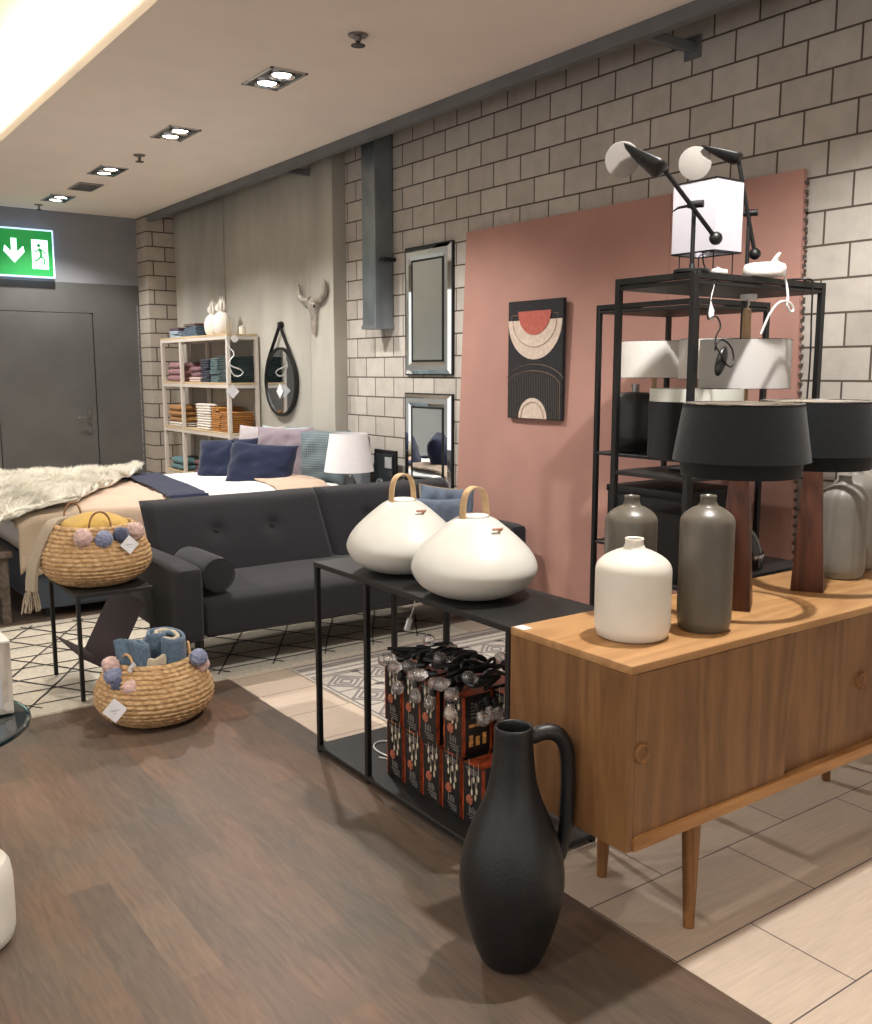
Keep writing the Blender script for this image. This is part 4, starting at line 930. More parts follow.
obj('armrest', soft(3.60, 3.722, SFY, 5.02, .215, .60, .03, .006, 3), SF, t)
for x in (1.70, 3.62):
    for y in (4.36, 5.0):
        bm = NB(); tube(bm, [(x, y, .216), (x, y, .009 if y > 4.2 else 0)], [.024, .017], 14); obj('leg', bm, BLK, t)
# bolster
t = thing('bolster_cushion', 'small round charcoal bolster cushion against the left arm of the sofa', 'cushion', (1.78, 4.5, .43))
bm = NB(); v = lathe(bm, sm([(0, -.21), (.068, -.21), (.085, -.195), (.087, 0), (.085, .195), (.068, .21), (0, .21)], 2), seg=36); xf(bm, v, T(1.786, 4.50, .527)@Rx(90)); obj('cover', bm, SF, t)
bm = NB(); tube(bm, [(1.786+.080*cos(2*pi*k/36), 4.292, .527+.080*sin(2*pi*k/36)) for k in range(36)], .003, 6, closed=True); obj('piping', bm, SF, t)
# blue cushions on the right end
BLU = fabric('dusty_blue_linen', (104, 118, 136), .12, 600, .3)
def cushion(name, lab, cat, w, h, th, M, m, seed, group=None, piping=None, z0=None):
    loc = M@Vector((0, 0, 0)); t = thing(name, lab, cat, tuple(loc), group)
    bm = pillow_bm(w, h, th, seed); xf(bm, bm.verts, M); obj('cover', bm, m, t, angle=70)
    if piping is not None:
        bm = NB(); P = []
        N = 22
        for i in range(4*N):
            s, k = divmod(i, N); q = -1+2*k/N
            u, v = ((q, -1), (1, q), (-q, 1), (-1, -q))[s]
            P.append((w/2*u*(1-.07*(1-v*v)*abs(u)**3), 0, h/2*v*(1-.07*(1-u*u)*abs(v)**3)+h/2))
        v = tube(bm, P, .005, 6, closed=True); xf(bm, v, M); obj('piping', bm, piping, t)
    return t
BEI = fabric('beige_edge', (176, 160, 140))
cushion('throw_cushion', 'dusty blue cushion on the sofa, the left one leaning in front', 'cushion', .42, .34, .13, T(3.26, 4.50, .432)@Rz(4)@Rx(-16)@Ry(6), BLU, 1, 'blue cushions on the sofa')
cushion('throw_cushion', 'dusty blue cushion with beige edge on the sofa, the right one behind', 'cushion', .38, .38, .11, T(3.40, 4.63, .435)@Rz(-8)@Rx(-14)@Ry(8), BLU, 4, 'blue cushions on the sofa', BEI)
cushion('pink_cushion', 'pale pink cushion peeking out low between the onion lamps on the sofa', 'cushion', .30, .22, .10, T(3.22, 4.38, .43)@Rz(6)@Rx(-24), fabric('pale_pink_linen', (206, 176, 168)), 8)

# ================================================================ BED
BX0, BX1, BY0, BY1, BZ = 1.30, 3.66, 5.98, 7.50, .66
t = thing('bed', 'double bed with upholstered grey headboard against the concrete wall', 'bed', (2.5, 6.75, 0))
GB = fabric('grey_headboard', (112, 116, 122), .1)
obj('headboard', soft(3.66, 3.765, 6.08, 7.53, .01, 1.03, .02, .004), GB, t)
obj('divan_base', soft(1.34, 3.655, 6.02, 7.46, .06, .36, .02), fabric('blue_grey_valance', (74, 80, 88), .1), t)
obj('mattress', soft(1.32, 3.65, 6.0, 7.48, .365, .60, .05), fabric('mattress_white', (222, 218, 210), .04), t)
for x in (1.42, 3.5):
    for y in (6.1, 7.35): bm = NB(); tube(bm, [(x, y, .06), (x, y, 0)], .025, 12); obj('leg', bm, BLK, t)
def drape(x0, x1, y0, y1, zt, drop0, drop1, m, th=.02, seed=0, amp=.012, nx=36, ny=52, foot=0, skew=0, puff=0):
    """cloth across the bed along y with hanging ends"""
    bm = NB(); V = {}; R = .05
    L = [drop0, (y1-y0), drop1]; tot = sum(L)
    for i in range(nx+1):
        for j in range(ny+1):
            s = tot*j/ny; x = x0+(x1-x0)*i/nx
            if s < L[0]: y = y0-.012; z = zt-(L[0]-s)
            elif s > L[0]+L[1]: y = y1+.012; z = zt-(s-L[0]-L[1])
            else:
                y = y0+s-L[0]; d = min(y-y0, y1-y); z = zt-.035*max(0, 1-d/.09)**2
            f = (y-y0)/(y1-y0); x += skew*f
            if foot and i < foot: q = (foot-i)/foot; z -= q*q*.06
            n = noise.noise(Vector((x*3.2+seed, y*3.2, z*2)))*amp+noise.noise(Vector((x*9, y*9+seed, z*6)))*amp*.4
            pf = puff*max(0, sin(pi*min(1, max(0, i/nx))))*max(0, min(1, (y-y0)/.2, (y1-y)/.2))
            if L[0] <= s <= L[0]+L[1]: z += n+pf
            else: y += n*1.5
            V[i, j] = bm.verts.new((x, y, z))
    for i in range(nx):
        for j in range(ny): bm.faces.new((V[i, j], V[i+1, j], V[i+1, j+1], V[i, j+1]))
    return bm
def cloth(name, bm, m, lab, cat, th=.012):
    o = obj(name, bm, m, None, angle=180); md = o.modifiers.new('thick', 'SOLIDIFY'); md.thickness = th; md.offset = 1
    return tag(o, lab, cat)
BLUSH = fabric('blush_cotton', (196, 172, 152), .05, 500, .15); NAVY = fabric('navy_cotton', (36, 42, 66), .1, 500, .2); WHI = fabric('white_cotton', (232, 230, 228), .02, 500, .12)
cloth('duvet', drape(1.27, 2.56, 5.99, 7.49, .655, .34, .30, BLUSH, seed=1, amp=.02, puff=.03, foot=5), BLUSH, 'blush beige duvet spread over the foot half of the bed', 'duvet', .018)
cloth('white_sheet', drape(2.42, 3.45, 5.99, 7.49, .675, .30, .28, WHI, seed=4, amp=.016, puff=.02, skew=.10), WHI, 'white sheet folded open on the bed before the navy pillows', 'sheet', .012)
cloth('navy_runner', drape(2.17, 2.43, 5.985, 7.495, .705, .33, .30, NAVY, seed=4, amp=.008, skew=.17), NAVY, 'narrow navy blue blanket band across the middle of the bed', 'blanket', .010)
# peach fold by the pillows
bm = drape(2.95, 3.35, 6.0, 6.75, .715, .22, .0, BLUSH, seed=9, amp=.02, puff=.02, nx=20, ny=30)
cloth('peach_blanket', bm, BLUSH, 'folded peach blanket corner on the bed under the right navy pillow', 'blanket', .012)
# grey beige throw hanging at the foot
TAU = fabric('taupe_throw', (158, 144, 124), .08, 300, .4)
cloth('taupe_throw', drape(1.235, 1.62, 5.965, 7.3, .668, .30, .2, TAU, seed=12, amp=.018, nx=22, foot=8), fabric('beige_wool', (178, 160, 138), .05), 'beige wool throw hanging over the foot corner of the bed', 'throw', .012)
# fur
def fur():
    A, B, C_, D = Vector((1.00, 5.93, 0)), Vector((1.62, 6.06, 0)), Vector((2.48, 7.42, 0)), Vector((1.10, 7.50, 0)); r = random.Random(5)
    def P(u, v):
        p = (A*(1-u)+B*u)*(1-v)+(D*(1-u)+C_*u)*v
        e = .03*noise.noise(Vector((u*5, v*5, 0)))
        z = .745+.03*noise.noise(Vector((p.x*4, p.y*4, 3)))-.14*max(0, (1.30-p.x)/.3)**1.4-.1*max(0, (6.1-p.y)/.2)+.03*sin(pi*u)*sin(pi*v)
        return Vector((p.x+e, p.y+e*.5, z))
    base = NB(); N = 34; V = {}
    for i in range(N+1):
        for j in range(N+1): V[i, j] = base.verts.new(P(i/N, j/N))
    for i in range(N):
        for j in range(N): base.faces.new((V[i, j], V[i+1, j], V[i+1, j+1], V[i, j+1]))
    hair = NB()
    for k in range(26000):
        u, v = r.random(), r.random()
        if k % 5 == 0: u = r.choice((0, 1)) if r.random() < .5 else u; v = v if u in (0, 1) else r.choice((0, 1))
        p = P(u, v); a = noise.noise(p*5)*6; d = Vector((cos(a), sin(a), .9+r.random()*.6)).normalized()
        if u < .02: d = (d+Vector((-1, -.2, -.6))).normalized()
        if v < .02: d = (d+Vector((0, -1, -.5))).normalized()
        l = .040+r.random()*.045; s = d.cross(Vector((r.uniform(-1, 1), r.uniform(-1, 1), .2))).normalized()*.0032
        q = [hair.verts.new(p-s), hair.verts.new(p+s), hair.verts.new(p+d*l*.6+s*.6+Vector((0, 0, -.002))), hair.verts.new(p+d*l+Vector((cos(a), sin(a), -.3))*.010)]
        hair.faces.new((q[0], q[1], q[2], q[3]))
    return base, hair
t = thing('fur_throw', 'shaggy cream white fur throw spread over the foot end of the bed', 'throw', (1.6, 6.8, .66))
b_, h_ = fur(); FUR = mat('cream_fur', (240, 236, 224), .95, 0, .03, 12, sheen=.2)
o = obj('hide', b_, FUR, t, angle=180); md = o.modifiers.new('thick', 'SOLIDIFY'); md.thickness = .014
o = obj('fur_pile', h_, FUR, t, False); o['kind'] = 'stuff'
# pillows
def bedpillow(lab, w, h, th, x, y, z, rz, lean, m, seed, tilt=0, group='pillows on the bed'):
    return cushion('bed_pillow', lab, 'pillow', w, h, th, T(x, y, z)@Rz(rz)@Ry(tilt)@Rx(lean), m, seed, group)
MAU = fabric('mauve_cotton', (138, 126, 134), .06, 500, .2); LG = fabric('light_mauve', (176, 168, 170), .04); LBL = fabric('pale_blue_cotton', (170, 184, 190), .05)
def check_mat():
    m = fabric('checked_cotton', (120, 136, 142), .05); nt = m.node_tree; b = nt.nodes['Principled BSDF']
    tc = nt.nodes.new('ShaderNodeTexCoord'); ck = nt.nodes.new('ShaderNodeTexBrick'); ck.offset = 0; ck.inputs['Scale'].default_value = 1; ck.inputs['Brick Width'].default_value = .018; ck.inputs['Row Height'].default_value = .018; ck.inputs['Mortar Size'].default_value = .0045
    ck.inputs['Color1'].default_value = lin((66, 82, 92)); ck.inputs['Color2'].default_value = lin((70, 84, 92)); ck.inputs['Mortar'].default_value = lin((118, 130, 134))
    mp = nt.nodes.new('ShaderNodeMapping'); mp.inputs['Rotation'].default_value = (0, 0, radians(62)); nt.links.new(tc.outputs['Object'], mp.inputs[0])
    sp = nt.nodes.new('ShaderNodeSeparateXYZ'); cb = nt.nodes.new('ShaderNodeCombineXYZ'); nt.links.new(mp.outputs[0], sp.inputs[0]); nt.links.new(sp.outputs[0], cb.inputs[0]); nt.links.new(sp.outputs[2], cb.inputs[1])
    nt.links.new(cb.outputs[0], ck.inputs[0]); nt.links.new(ck.outputs[0], b.inputs['Base Color']); return m
bedpillow('checked blue grey pillow, rightmost and upright against the headboard', .50, .43, .15, 3.50, 6.42, .64, -62, -9, check_mat(), 3)
bedpillow('pale blue pillow at the back of the bed, behind the light mauve pillow', .50, .40, .12, 3.56, 7.16, .66, -68, -8, LBL, 14)
bedpillow('mauve grey pillow upright between the right navy pillow and the checked pillow', .50, .44, .15, 3.32, 6.70, .645, -58, -12, MAU, 6)
bedpillow('light mauve pillow upright behind the two navy pillows', .46, .40, .14, 3.38, 7.24, .67, -62, -12, LG, 9)
bedpillow('plump navy blue pillow, the right one in front on the bed', .54, .38, .19, 2.98, 6.42, .625, -50, -22, NAVY, 21, 3, 'navy pillows on the bed')
bedpillow('plump navy blue pillow, the left one farther along the bed', .50, .38, .19, 2.98, 6.98, .625, -48, -22, NAVY, 31, -3, 'navy pillows on the bed')

# bench at the foot
WB = wood('weathered_bench_wood', (104, 92, 80), (74, 64, 56), 'y', 1, .6, 4)
t = thing('bed_bench', 'weathered dark wooden bench at the foot of the bed', 'bench', (1.0, 6.6, 0))
bm = NB()
for k in range(3): box(bm, .80+k*.136, .932+k*.136, 5.98, 7.5, .41, .45, .004, 1)
obj('seat_boards', bm, WB, t, False)
for y in (6.05, 7.38):
    for x in (.84, 1.16): bm = NB(); box(bm, x-.025, x+.025, y-.025, y+.025, 0, .41, .003, 1); obj('leg', bm, WB, t, False)
bm = NB()
for y in (6.05, 7.38): box(bm, .865, 1.135, y-.02, y+.02, .345, .40); box(bm, .865, 1.135, y-.018, y+.018, .165, .205)
box(bm, .86, .89, 6.075, 7.355, .17, .20); box(bm, 1.11, 1.14, 6.075, 7.355, .17, .20)
obj('rail', bm, WB, t, False)

# nightstand, lamp, glassware and black board behind the sofa
t = thing('nightstand', 'dark bedside table between the sofa back and the bed', 'nightstand', (3.45, 5.62, 0))
DKW = wood('dark_stained_wood', (60, 50, 44), (42, 35, 31), 'x', 1, .5, 4)
bm = NB(); box(bm, 3.10, 3.72, 5.36, 5.86, .60, .625, .003, 1); obj('top', bm, DKW, t, False)
bm = NB(); box(bm, 3.14, 3.68, 5.40, 5.82, .45, .598, .003, 1); obj('drawer_box', bm, DKW, t, False)
for x in (3.14, 3.68):
    for y in (5.40, 5.82): bm = NB(); box(bm, x-.02 if x > 3.4 else x, x if x > 3.4 else x+.02, y-.02 if y > 5.6 else y, y if y > 5.6 else y+.02, 0, .449); obj('leg', bm, DKW, t, False)
t = thing('bedside_lamp', 'bedside lamp with white tapered shade and clear glass base behind the sofa', 'table lamp', (3.30, 5.62, .625))
bm = NB(); lathe(bm, sm([(0, 0), (.095, 0), (.10, .02), (.06, .10), (.028, .17), (.022, .19), (0, .19)], 1), (3.30, 5.62, .626), 10); obj('glass_base', bm, mat('lamp_glass', (205, 212, 214), .06, 0, trans=.9), t)
bm = NB(); lathe(bm, [(.01, .19), (.01, .25), (.016, .25), (.016, .30), (0, .30)], (3.30, 5.62, .626), 14); obj('lamp_holder', bm, CHROME, t)
bm = NB(); lathe(bm, [(.168, .205), (.170, .205), (.128, .462), (.126, .462), (.168, .205)], (3.30, 5.62, .626), 56); obj('shade', bm, mat('bright_white_shade', (240, 238, 240), .9, 0, .01), t, angle=60)
t = thing('glass_dish', 'clear glass lidded dish on the bedside table right of the lamp', 'dish', (3.50, 5.55, .625))
bm = NB(); lathe(bm, sm([(0, .0), (.07, 0), (.085, .03), (.08, .07), (.085, .075), (.07, .09), (.02, .10), (.016, .115), (.024, .13), (.016, .145), (0, .148)], 1), (3.50, 5.55, .626), 28); obj('dish_body', bm, mat('lamp_glass', (205, 212, 214)), t)
t = thing('black_framed_board', 'black framed board with a silver tag standing against the wall behind the sofa', 'picture frame', (3.78, 5.85, .4))
hx = lambda a: a
bm = NB(); box(bm, 3.80, 3.83, 5.815, 6.10, .01, .93, .006, 2); obj('board', bm, BLK, t, False)
bm = NB(); box(bm, 3.79, 3.80, 5.83, 6.085, .03, .90, .002, 1); obj('panel', bm, mat('dark_gloss_panel', (40, 44, 46), .15), t, False)
bm = NB(); box(bm, 3.786, 3.79, 5.84, 5.93, .80, .88, .001, 1); obj('tag', bm, mat('silver_tag', (180, 180, 182), .4, .3), t, False)

# ================================================================ WHITE SHELF UNIT
WM = mat('white_metal', (206, 197, 188), .5); PLY = wood('birch_board', (206, 184, 150), (190, 164, 128), 'y', 1, .5, 3)
t = thing('shelf_unit', 'white metal shelf unit with pale wooden shelves full of folded textiles', 'shelf', (3.61, 8.8, 0))
UX0, UX1, UYs = 3.48, 3.75, (8.0, 9.11, 9.62)
UZ = (.52, .96, 1.405, 1.835)
for y in UYs:
    for x in (UX0, UX1): bm = NB(); rod(bm, (x, y, 0), (x, y, 1.82), .034); obj('post', bm, WM, t, False)
for z in UZ:
    bm = NB()
    for x in (UX0, UX1): rod(bm, (x, UYs[0], z-.035), (x, UYs[-1], z-.035), .03)
    for y in UYs: rod(bm, (UX0, y, z-.035), (UX1, y, z-.035), .03)
    obj('shelf_frame', bm, WM, t, False)
    bm = NB(); box(bm, UX0-.015, UX1+.012, UYs[0]-.018, UYs[-1]+.018, z-.019, z, .002, 1); obj('shelf_board', bm, PLY, t, False)
def folded(w, d, h, m, seed=0, layers=2):
    """folded textile: fold line faces -X; width along Y"""
    bm = NB(); lh = h/layers
    for L in range(layers):
        n = 10; m_ = 12; V = []
        prof = []
        for k in range(n+1):
            a = -pi/2+pi*k/n; prof.append((-d/2+lh/2*(1-cos(a))*.9, lh/2+lh/2*sin(a)))
        prof += [(d/2-.004, lh), (d/2, lh*.5), (d/2-.004, 0)]
        rings = []
        for j in range(m_+1):
            y = -w/2+w*j/m_; e = min(1, min(j, m_-j)/1.5+.35); ring = []
            for (x, z) in prof:
                nz = noise.noise(Vector((x*9+seed, y*9, L*3+seed)))*.010
                ring.append(bm.verts.new((x+nz, y, L*lh+lh/2+(z-lh/2)*e*.98)))
            rings.append(ring)
        for A, B in zip(rings, rings[1:]):
            q = len(A)
            for k in range(q): bm.faces.new((A[k], A[(k+1) % q], B[(k+1) % q], B[k]))
        bm.faces.new(rings[0]); bm.faces.new(rings[-1][::-1])
    me = bpy.data.meshes.new('folded_textile'); bmesh.ops.recalc_face_normals(bm, faces=bm.faces); bm.to_mesh(me); bm.free(); me.polygons.foreach_set('use_smooth', [True]*len(me.polygons)); me.materials.append(m)
    return me
ORD = ['bottom', 'second from the bottom', 'third from the bottom', 'fourth from the bottom', 'fifth from the bottom', 'sixth from the bottom', 'seventh from the bottom', 'eighth from the bottom']
def stack(name, cat, what, where, group, y, z, n, w, d, h, m, layers=2, x=3.605, jit=.006, seed=0):
    y = 8.0+(y-7.66)*1.09+(.03 if y > 8.6 else 0); w *= 1.05; d *= .62
    me = folded(w, d, h, m, seed, layers); r = random.Random(seed)
    for k in range(n):
        o = bpy.data.objects.new(name, me); C.objects.link(o); o.location = (x+r.uniform(-jit, jit), y+r.uniform(-jit, jit), z+k*(h+.0006)+.001); o.rotation_euler = (0, 0, r.uniform(-.05, .05))
        lab = '%s, %s, %s' % (what, 'topmost' if (k == n-1 and n > 1) else ORD[k], where) if n > 1 else '%s %s' % (what, where)
        tag(o, lab, cat, group)
F = lambda n, c, v=.12: fabric(n, c, v, 300, .35)
TEAL = F('teal_towel', (82, 104, 106)); DTEAL = F('dark_teal_towel', (48, 66, 66)); NVT = F('navy_towel', (38, 42, 58)); MVT = F('mauve_towel', (148, 108, 112)); MUS = F('mustard_towel', (176, 118, 52)); OCH = F('ochre_throw', (164, 118, 66)); WT = F('white_towel', (222, 214, 204), .05)
z = UZ[2]
stack('folded_throw', 'throw', 'folded mauve pink throw', 'at the far end of the upper shelf', 'mauve throws', 8.87, z, 3, .34, .38, .062, MVT, 1, seed=1)
stack('folded_throw', 'throw', 'folded plum throw', 'just left of the navy pile on the upper shelf', 'plum throws', 8.40, z+.045, 2, .24, .36, .05, F('plum_throw', (122, 86, 92)), 1, seed=2)
stack('folded_cloth', 'cloth', 'small pale pink folded cloth', 'under the plum throws on the upper shelf', 'pale pink cloths', 8.40, z, 1, .26, .38, .044, F('pale_pink_cloth', (206, 184, 176)), 2, seed=3)
stack('folded_towel', 'towel', 'folded navy towel', 'on the upper shelf', 'navy towels', 8.165, z, 5, .20, .38, .042, NVT, 2, seed=4)
stack('folded_towel', 'towel', 'folded grey teal towel', 'in the middle of the upper shelf', 'grey teal towels', 7.975, z, 6, .165, .38, .036, TEAL, 2, seed=5)
stack('folded_towel', 'towel', 'folded dark teal towel', 'at the near end of the upper shelf', 'dark teal towels', 7.775, z, 7, .20, .40, .033, DTEAL, 2, seed=6)
z = UZ[1]
stack('folded_throw', 'throw', 'folded ochre throw', 'at the far end of the middle shelf', 'ochre throws', 8.86, z+.045, 3, .36, .38, .055, OCH, 1, seed=7, jit=.02)
stack('folded_cloth', 'cloth', 'flat white folded cloth', 'under the ochre throws on the middle shelf', 'white cloths', 8.86, z, 1, .38, .40, .044, WT, 2, seed=8)
stack('folded_towel', 'towel', 'folded white towel', 'in the middle of the middle shelf', 'white towels', 8.26, z, 5, .34, .38, .048, WT, 2, seed=9)
stack('folded_towel', 'towel', 'folded mustard yellow towel', 'beside the last pile, middle shelf', 'mustard towels', 7.985, z, 6, .18, .38, .036, MUS, 2, seed=10)
stack('folded_towel', 'towel', 'folded mustard yellow towel', 'at the near end of the middle shelf', 'mustard towels', 7.775, z, 5, .20, .40, .036, F('dark_mustard_towel', (168, 112, 50)), 2, seed=11)
z = UZ[0]
stack('folded_throw', 'throw', 'folded teal blue throw', 'far end of the lowest shelf', 'teal throws', 8.87, z, 2, .36, .38, .062, F('teal_blue_throw', (92, 128, 134)), 1, seed=12)
stack('folded_throw', 'throw', 'folded wine red patterned throw', 'beside the teal ones, lowest shelf', 'wine red throws', 8.38, z, 3, .28, .36, .045, F('wine_throw', (96, 58, 62), .5), 1, seed=13)
stack('folded_throw', 'throw', 'folded dark green throw', 'on the lowest shelf behind the pillow', 'dark green throws', 8.05, z, 3, .26, .36, .05, F('dark_green_throw', (48, 64, 62)), 1, seed=14)
z = UZ[3]
stack('folded_linen', 'linen', 'folded pale blue linen set', 'at the far end of the shelf top', 'linen sets at the far end of the shelf top', 8.86, z, 2, .26, .34, .032, F('ice_blue_linen', (166, 182, 200)), 2, seed=15)
stack('folded_linen', 'linen', 'folded plum linen set', 'on the pale blue ones on the shelf top', 'plum linen sets', 8.86, z+.067, 1, .26, .34, .03, F('plum_linen', (88, 70, 78)), 2, seed=16)
stack('folded_linen', 'linen', 'folded slate blue linen set', 'beside the pineapples atop the shelf', 'slate linen sets', 8.50, z, 3, .32, .34, .031, F('slate_linen', (78, 96, 112), .5), 2, seed=17)
stack('folded_linen', 'linen', 'folded brown linen set', 'crowning the slate blue ones on the shelf top', 'brown linen sets', 8.50, z+.096, 1, .32, .34, .026, F('brown_linen', (98, 80, 76)), 2, seed=18)
# pineapples
def pineapple():
    t = thing('ceramic_pineapple', '', 'ornament', (0, 0, 0), 'white ceramic pineapples')
    bm = NB(); p = sm([(0, 0), (.055, 0), (.075, .02), (.09, .08), (.085, .15), (.06, .20), (.025, .215), (0, .217)], 1)
    lathe(bm, p, seg=48, fn=lambda a, q: 1+.05*cos(10*a+q*90)*cos(10*a-q*90)); obj('fruit', bm, mat('matt_white_ceramic', (228, 222, 214), .6), t)
    bm = NB()
    for ringn, (n, r, h, o_) in enumerate(((9, .055, .07, .0), (8, .045, .10, .3), (6, .03, .135, .1), (4, .015, .16, .5))):
        for k in range(n):
            a = 2*pi*k/n+o_; c, s = cos(a), sin(a)
            P = [(c*.012, s*.012, .205), (c*r*.8, s*r*.8, .205+h*.55), (c*r*1.15, s*r*1.15, .205+h)]
            tube(bm, P, [.013, .011, .001], 6, smooth_pts=1)
    obj('leaf_crown', bm, mat('matt_white_ceramic', (228, 222, 214)), t)
    return t
p1 = pineapple(); p1.location = (3.58, 8.34, UZ[3]+.0005); p1.scale = (.95,)*3; p1['label'] = 'white ceramic pineapple on the shelf top, the right one in front'
copy_thing(p1, (3.63, 8.66, UZ[3]+.0005), 'white ceramic pineapple on the shelf top, the left one behind', 1.0, scale=(.93,)*3)
t = thing('candle_jar', 'small white lidded jar at the near corner of the shelf top', 'jar', (3.66, 8.08, UZ[3]))
bm = NB(); lathe(bm, [(0, 0), (.028, 0), (.03, .004), (.03, .055), (0, .056)], (3.66, 8.08, UZ[3]), 24); obj('jar_body', bm, M_WCER, t)
bm = NB(); lathe(bm, [(.031, .056), (.031, .066), (.008, .07), (.006, .08), (0, .081)], (3.66, 8.08, UZ[3]), 24); obj('lid', bm, M_WCER, t)
t = thing('white_ribbon', 'white cord ornament with a round disc hanging from the near shelf post', 'ornament', (3.46, 7.96, 1.83)); XO, YO = .165, .34
bm = NB(); tube(bm, [(a+XO, b+YO, c) for a, b, c in [(3.285, 7.63, 1.80), (3.30, 7.62, 1.72), (3.36, 7.60, 1.66), (3.31, 7.62, 1.60), (3.30, 7.62, 1.56), (3.44, 7.60, 1.51), (3.40, 7.61, 1.46), (3.34, 7.62, 1.47), (3.30, 7.62, 1.56)]], .006, 6, smooth_pts=1); obj('cord', bm, WHITEP, t)
bm = NB(); v = lathe(bm, [(0, 0), (.032, 0), (.032, .008), (0, .008)], seg=20); xf(bm, v, T(3.53, 7.965, 1.79)@Rx(90)); obj('disc', bm, WHITEP, t)
t = thing('diamond_tag', 'white diamond shaped price tag hanging on the near post of the shelf unit', 'tag', (3.46, 7.96, 1.30))
bm = NB(); box(bm, -.045, .045, -.001, .001, -.045, .045); xf(bm, bm.verts, T(3.50, 7.965, 1.33)@Ry(45)); obj('card', bm, CARD, t, False)

# ================================================================ SIDE TABLE, BASKETS
TX0, TX1, TY0, TY1, TZ = 1.13, 1.46, 4.33, 4.80, .512
t = thing('side_table', 'black metal side table with a sloping burgundy magazine sling, holding a basket', 'side table', (1.3, 4.56, .014))
LEG0 = .0165
bm = NB(); box(bm, TX0-.01, TX1+.01, TY0-.01, TY1+.01, TZ-.018, TZ, .002, 1); obj('table_top', bm, BLKW, t, False)
for x in (TX0, TX1):
    for y in (TY0, TY1): bm = NB(); rod(bm, (x, y, LEG0), (x, y, TZ-.019), .018); obj('leg', bm, BLK, t, False)
BUR = mat('burgundy_leather', (46, 27, 33), .45, 0, .1, 30, .1, 200)
bm = NB()
for (a, b) in (((TX0+.004, .215), (1.27, .125)), ((1.27, .125), (1.43, .43))):
    poly(bm, [(a[0], TY0+.0, a[1]), (b[0], TY0+.0, b[1]), (b[0], TY1-.0, b[1]), (a[0], TY1-.0, a[1])], (0.002, 0, .004))
obj('magazine_sling', bm, BUR, t, False)
STRAW = mat('water_hyacinth', (198, 166, 124), .8, 0, 0, 40, .5, 120, stretch=(1, 1, 2.2), col2=(158, 118, 72)); HAN = mat('basket_handle_rope', (134, 92, 62), .7, 0, .2, 60)
def basket_body(x, y, z, R, H, rt, sq=1.0, rows=17):
    p0 = sm([(R*.55, 0), (R*.78, H*.08), (R*.95, H*.25), (R, H*.40), (R*.96, H*.58), (R*.84, H*.78), (rt*1.04, H*.94), (rt, H)], 2)
    # resample with coil ridges and braided lobes
    L = [0]
    for a, b in zip(p0, p0[1:]): L.append(L[-1]+math.hypot(b[0]-a[0], b[1]-a[1]))
    tot = L[-1]; n = rows*6; bm = NB(); seg = 180; rings = []
    for i in range(n+1):
        s = tot*i/n; k = max(q for q in range(len(L)) if L[q] <= s+1e-9); k = min(k, len(p0)-2); f = (s-L[k])/(L[k+1]-L[k])
        r = p0[k][0]*(1-f)+p0[k+1][0]*f; zz = p0[k][1]*(1-f)+p0[k+1][1]*f; ring = []
        row = i//6; ph = i % 6/6; bul = sin(pi*ph)**.8
        for q in range(seg):
            a = 2*pi*q/seg; br_ = (.5+.5*sin(a*38+row*1.7+ph*2.2))
            rr = r+.0085*bul*(.45+.75*br_)+.003*noise.noise(Vector((a*9, zz*40, R)))
            ring.append(bm.verts.new((x+rr*cos(a)*sq, y+rr*sin(a), z+zz)))
        rings.append(ring)
    for A, B in zip(rings, rings[1:]):
        for q in range(seg): bm.faces.new((A[q], A[(q+1) % seg], B[(q+1) % seg], B[q]))
    inner = [(rt-.008, H), (rt*.95, H*.9), (R*.85, H*.5), (R*.7, H*.1), (0, H*.06)]
    prev = rings[-1]
    for r, zz in inner[:-1]:
        ring = [bm.verts.new((x+r*cos(2*pi*q/seg)*sq, y+r*sin(2*pi*q/seg), z+zz)) for q in range(seg)]
        for q in range(seg): bm.faces.new((prev[q], prev[(q+1) % seg], ring[(q+1) % seg], ring[q]))
        prev = ring
    bm.faces.new(prev[::-1]); bm.faces.new(rings[0])
    return bm
def pompom(par, p, r, m, seed):
    bm = NB(); bmesh.ops.create_icosphere(bm, subdivisions=4, radius=1); q = random.Random(seed)
    for v in bm.verts:
        k = 1+.10*noise.noise(v.co*3+Vector((seed, 0, 0)))+q.uniform(-.09, .12); v.co = Vector(p)+v.co*r*k
    return obj('pompom', bm, m, par, angle=180)
PPK = mat('pink_yarn', (196, 164, 156), .95, 0, .12, 60, sheen=.3); PBL = mat('grey_blue_yarn', (124, 130, 156), .95, 0, .12, 60, sheen=.3); PNV = mat('slate_yarn', (72, 76, 98), .95, 0, .12, 60, sheen=.3)
def tagcard(par, p, rot, tilt, s=.037, squig=True):
    M_ = T(*p)@Rz(rot)@Rx(tilt)@Ry(45)
    bm = NB(); box(bm, -s, s, -.0008, .0008, -s, s); xf(bm, bm.verts, M_); c = obj('price_tag', bm, CARD, par, False)
    bm = NB(); M2 = T(*p)@Rz(rot)@Rx(tilt)
    P = [(-s*.5+s*k/10, -.0016, .004*sin(k*2.1)) for k in range(11)]; v = tube(bm, P, .0008, 4, smooth_pts=1); v += tube(bm, [(-s*.25, -.0016, -.012), (s*.2, -.0016, -.012)], .0006, 4); xf(bm, v, M2); obj('tag_print', bm, INK, c, False)
def handle(par, a, b, h, r=.0045, m=HAN):
    a = Vector(a); b = Vector(b); P = []
    for k in range(17):
        q = pi*k/16; P.append((a+b)/2+(a-b)/2*cos(q)*1.0+Vector((0, 0, h*sin(q)**.8)))
    bm = NB(); tube(bm, P, r, 8); return obj('handle', bm, m, par, angle=60)
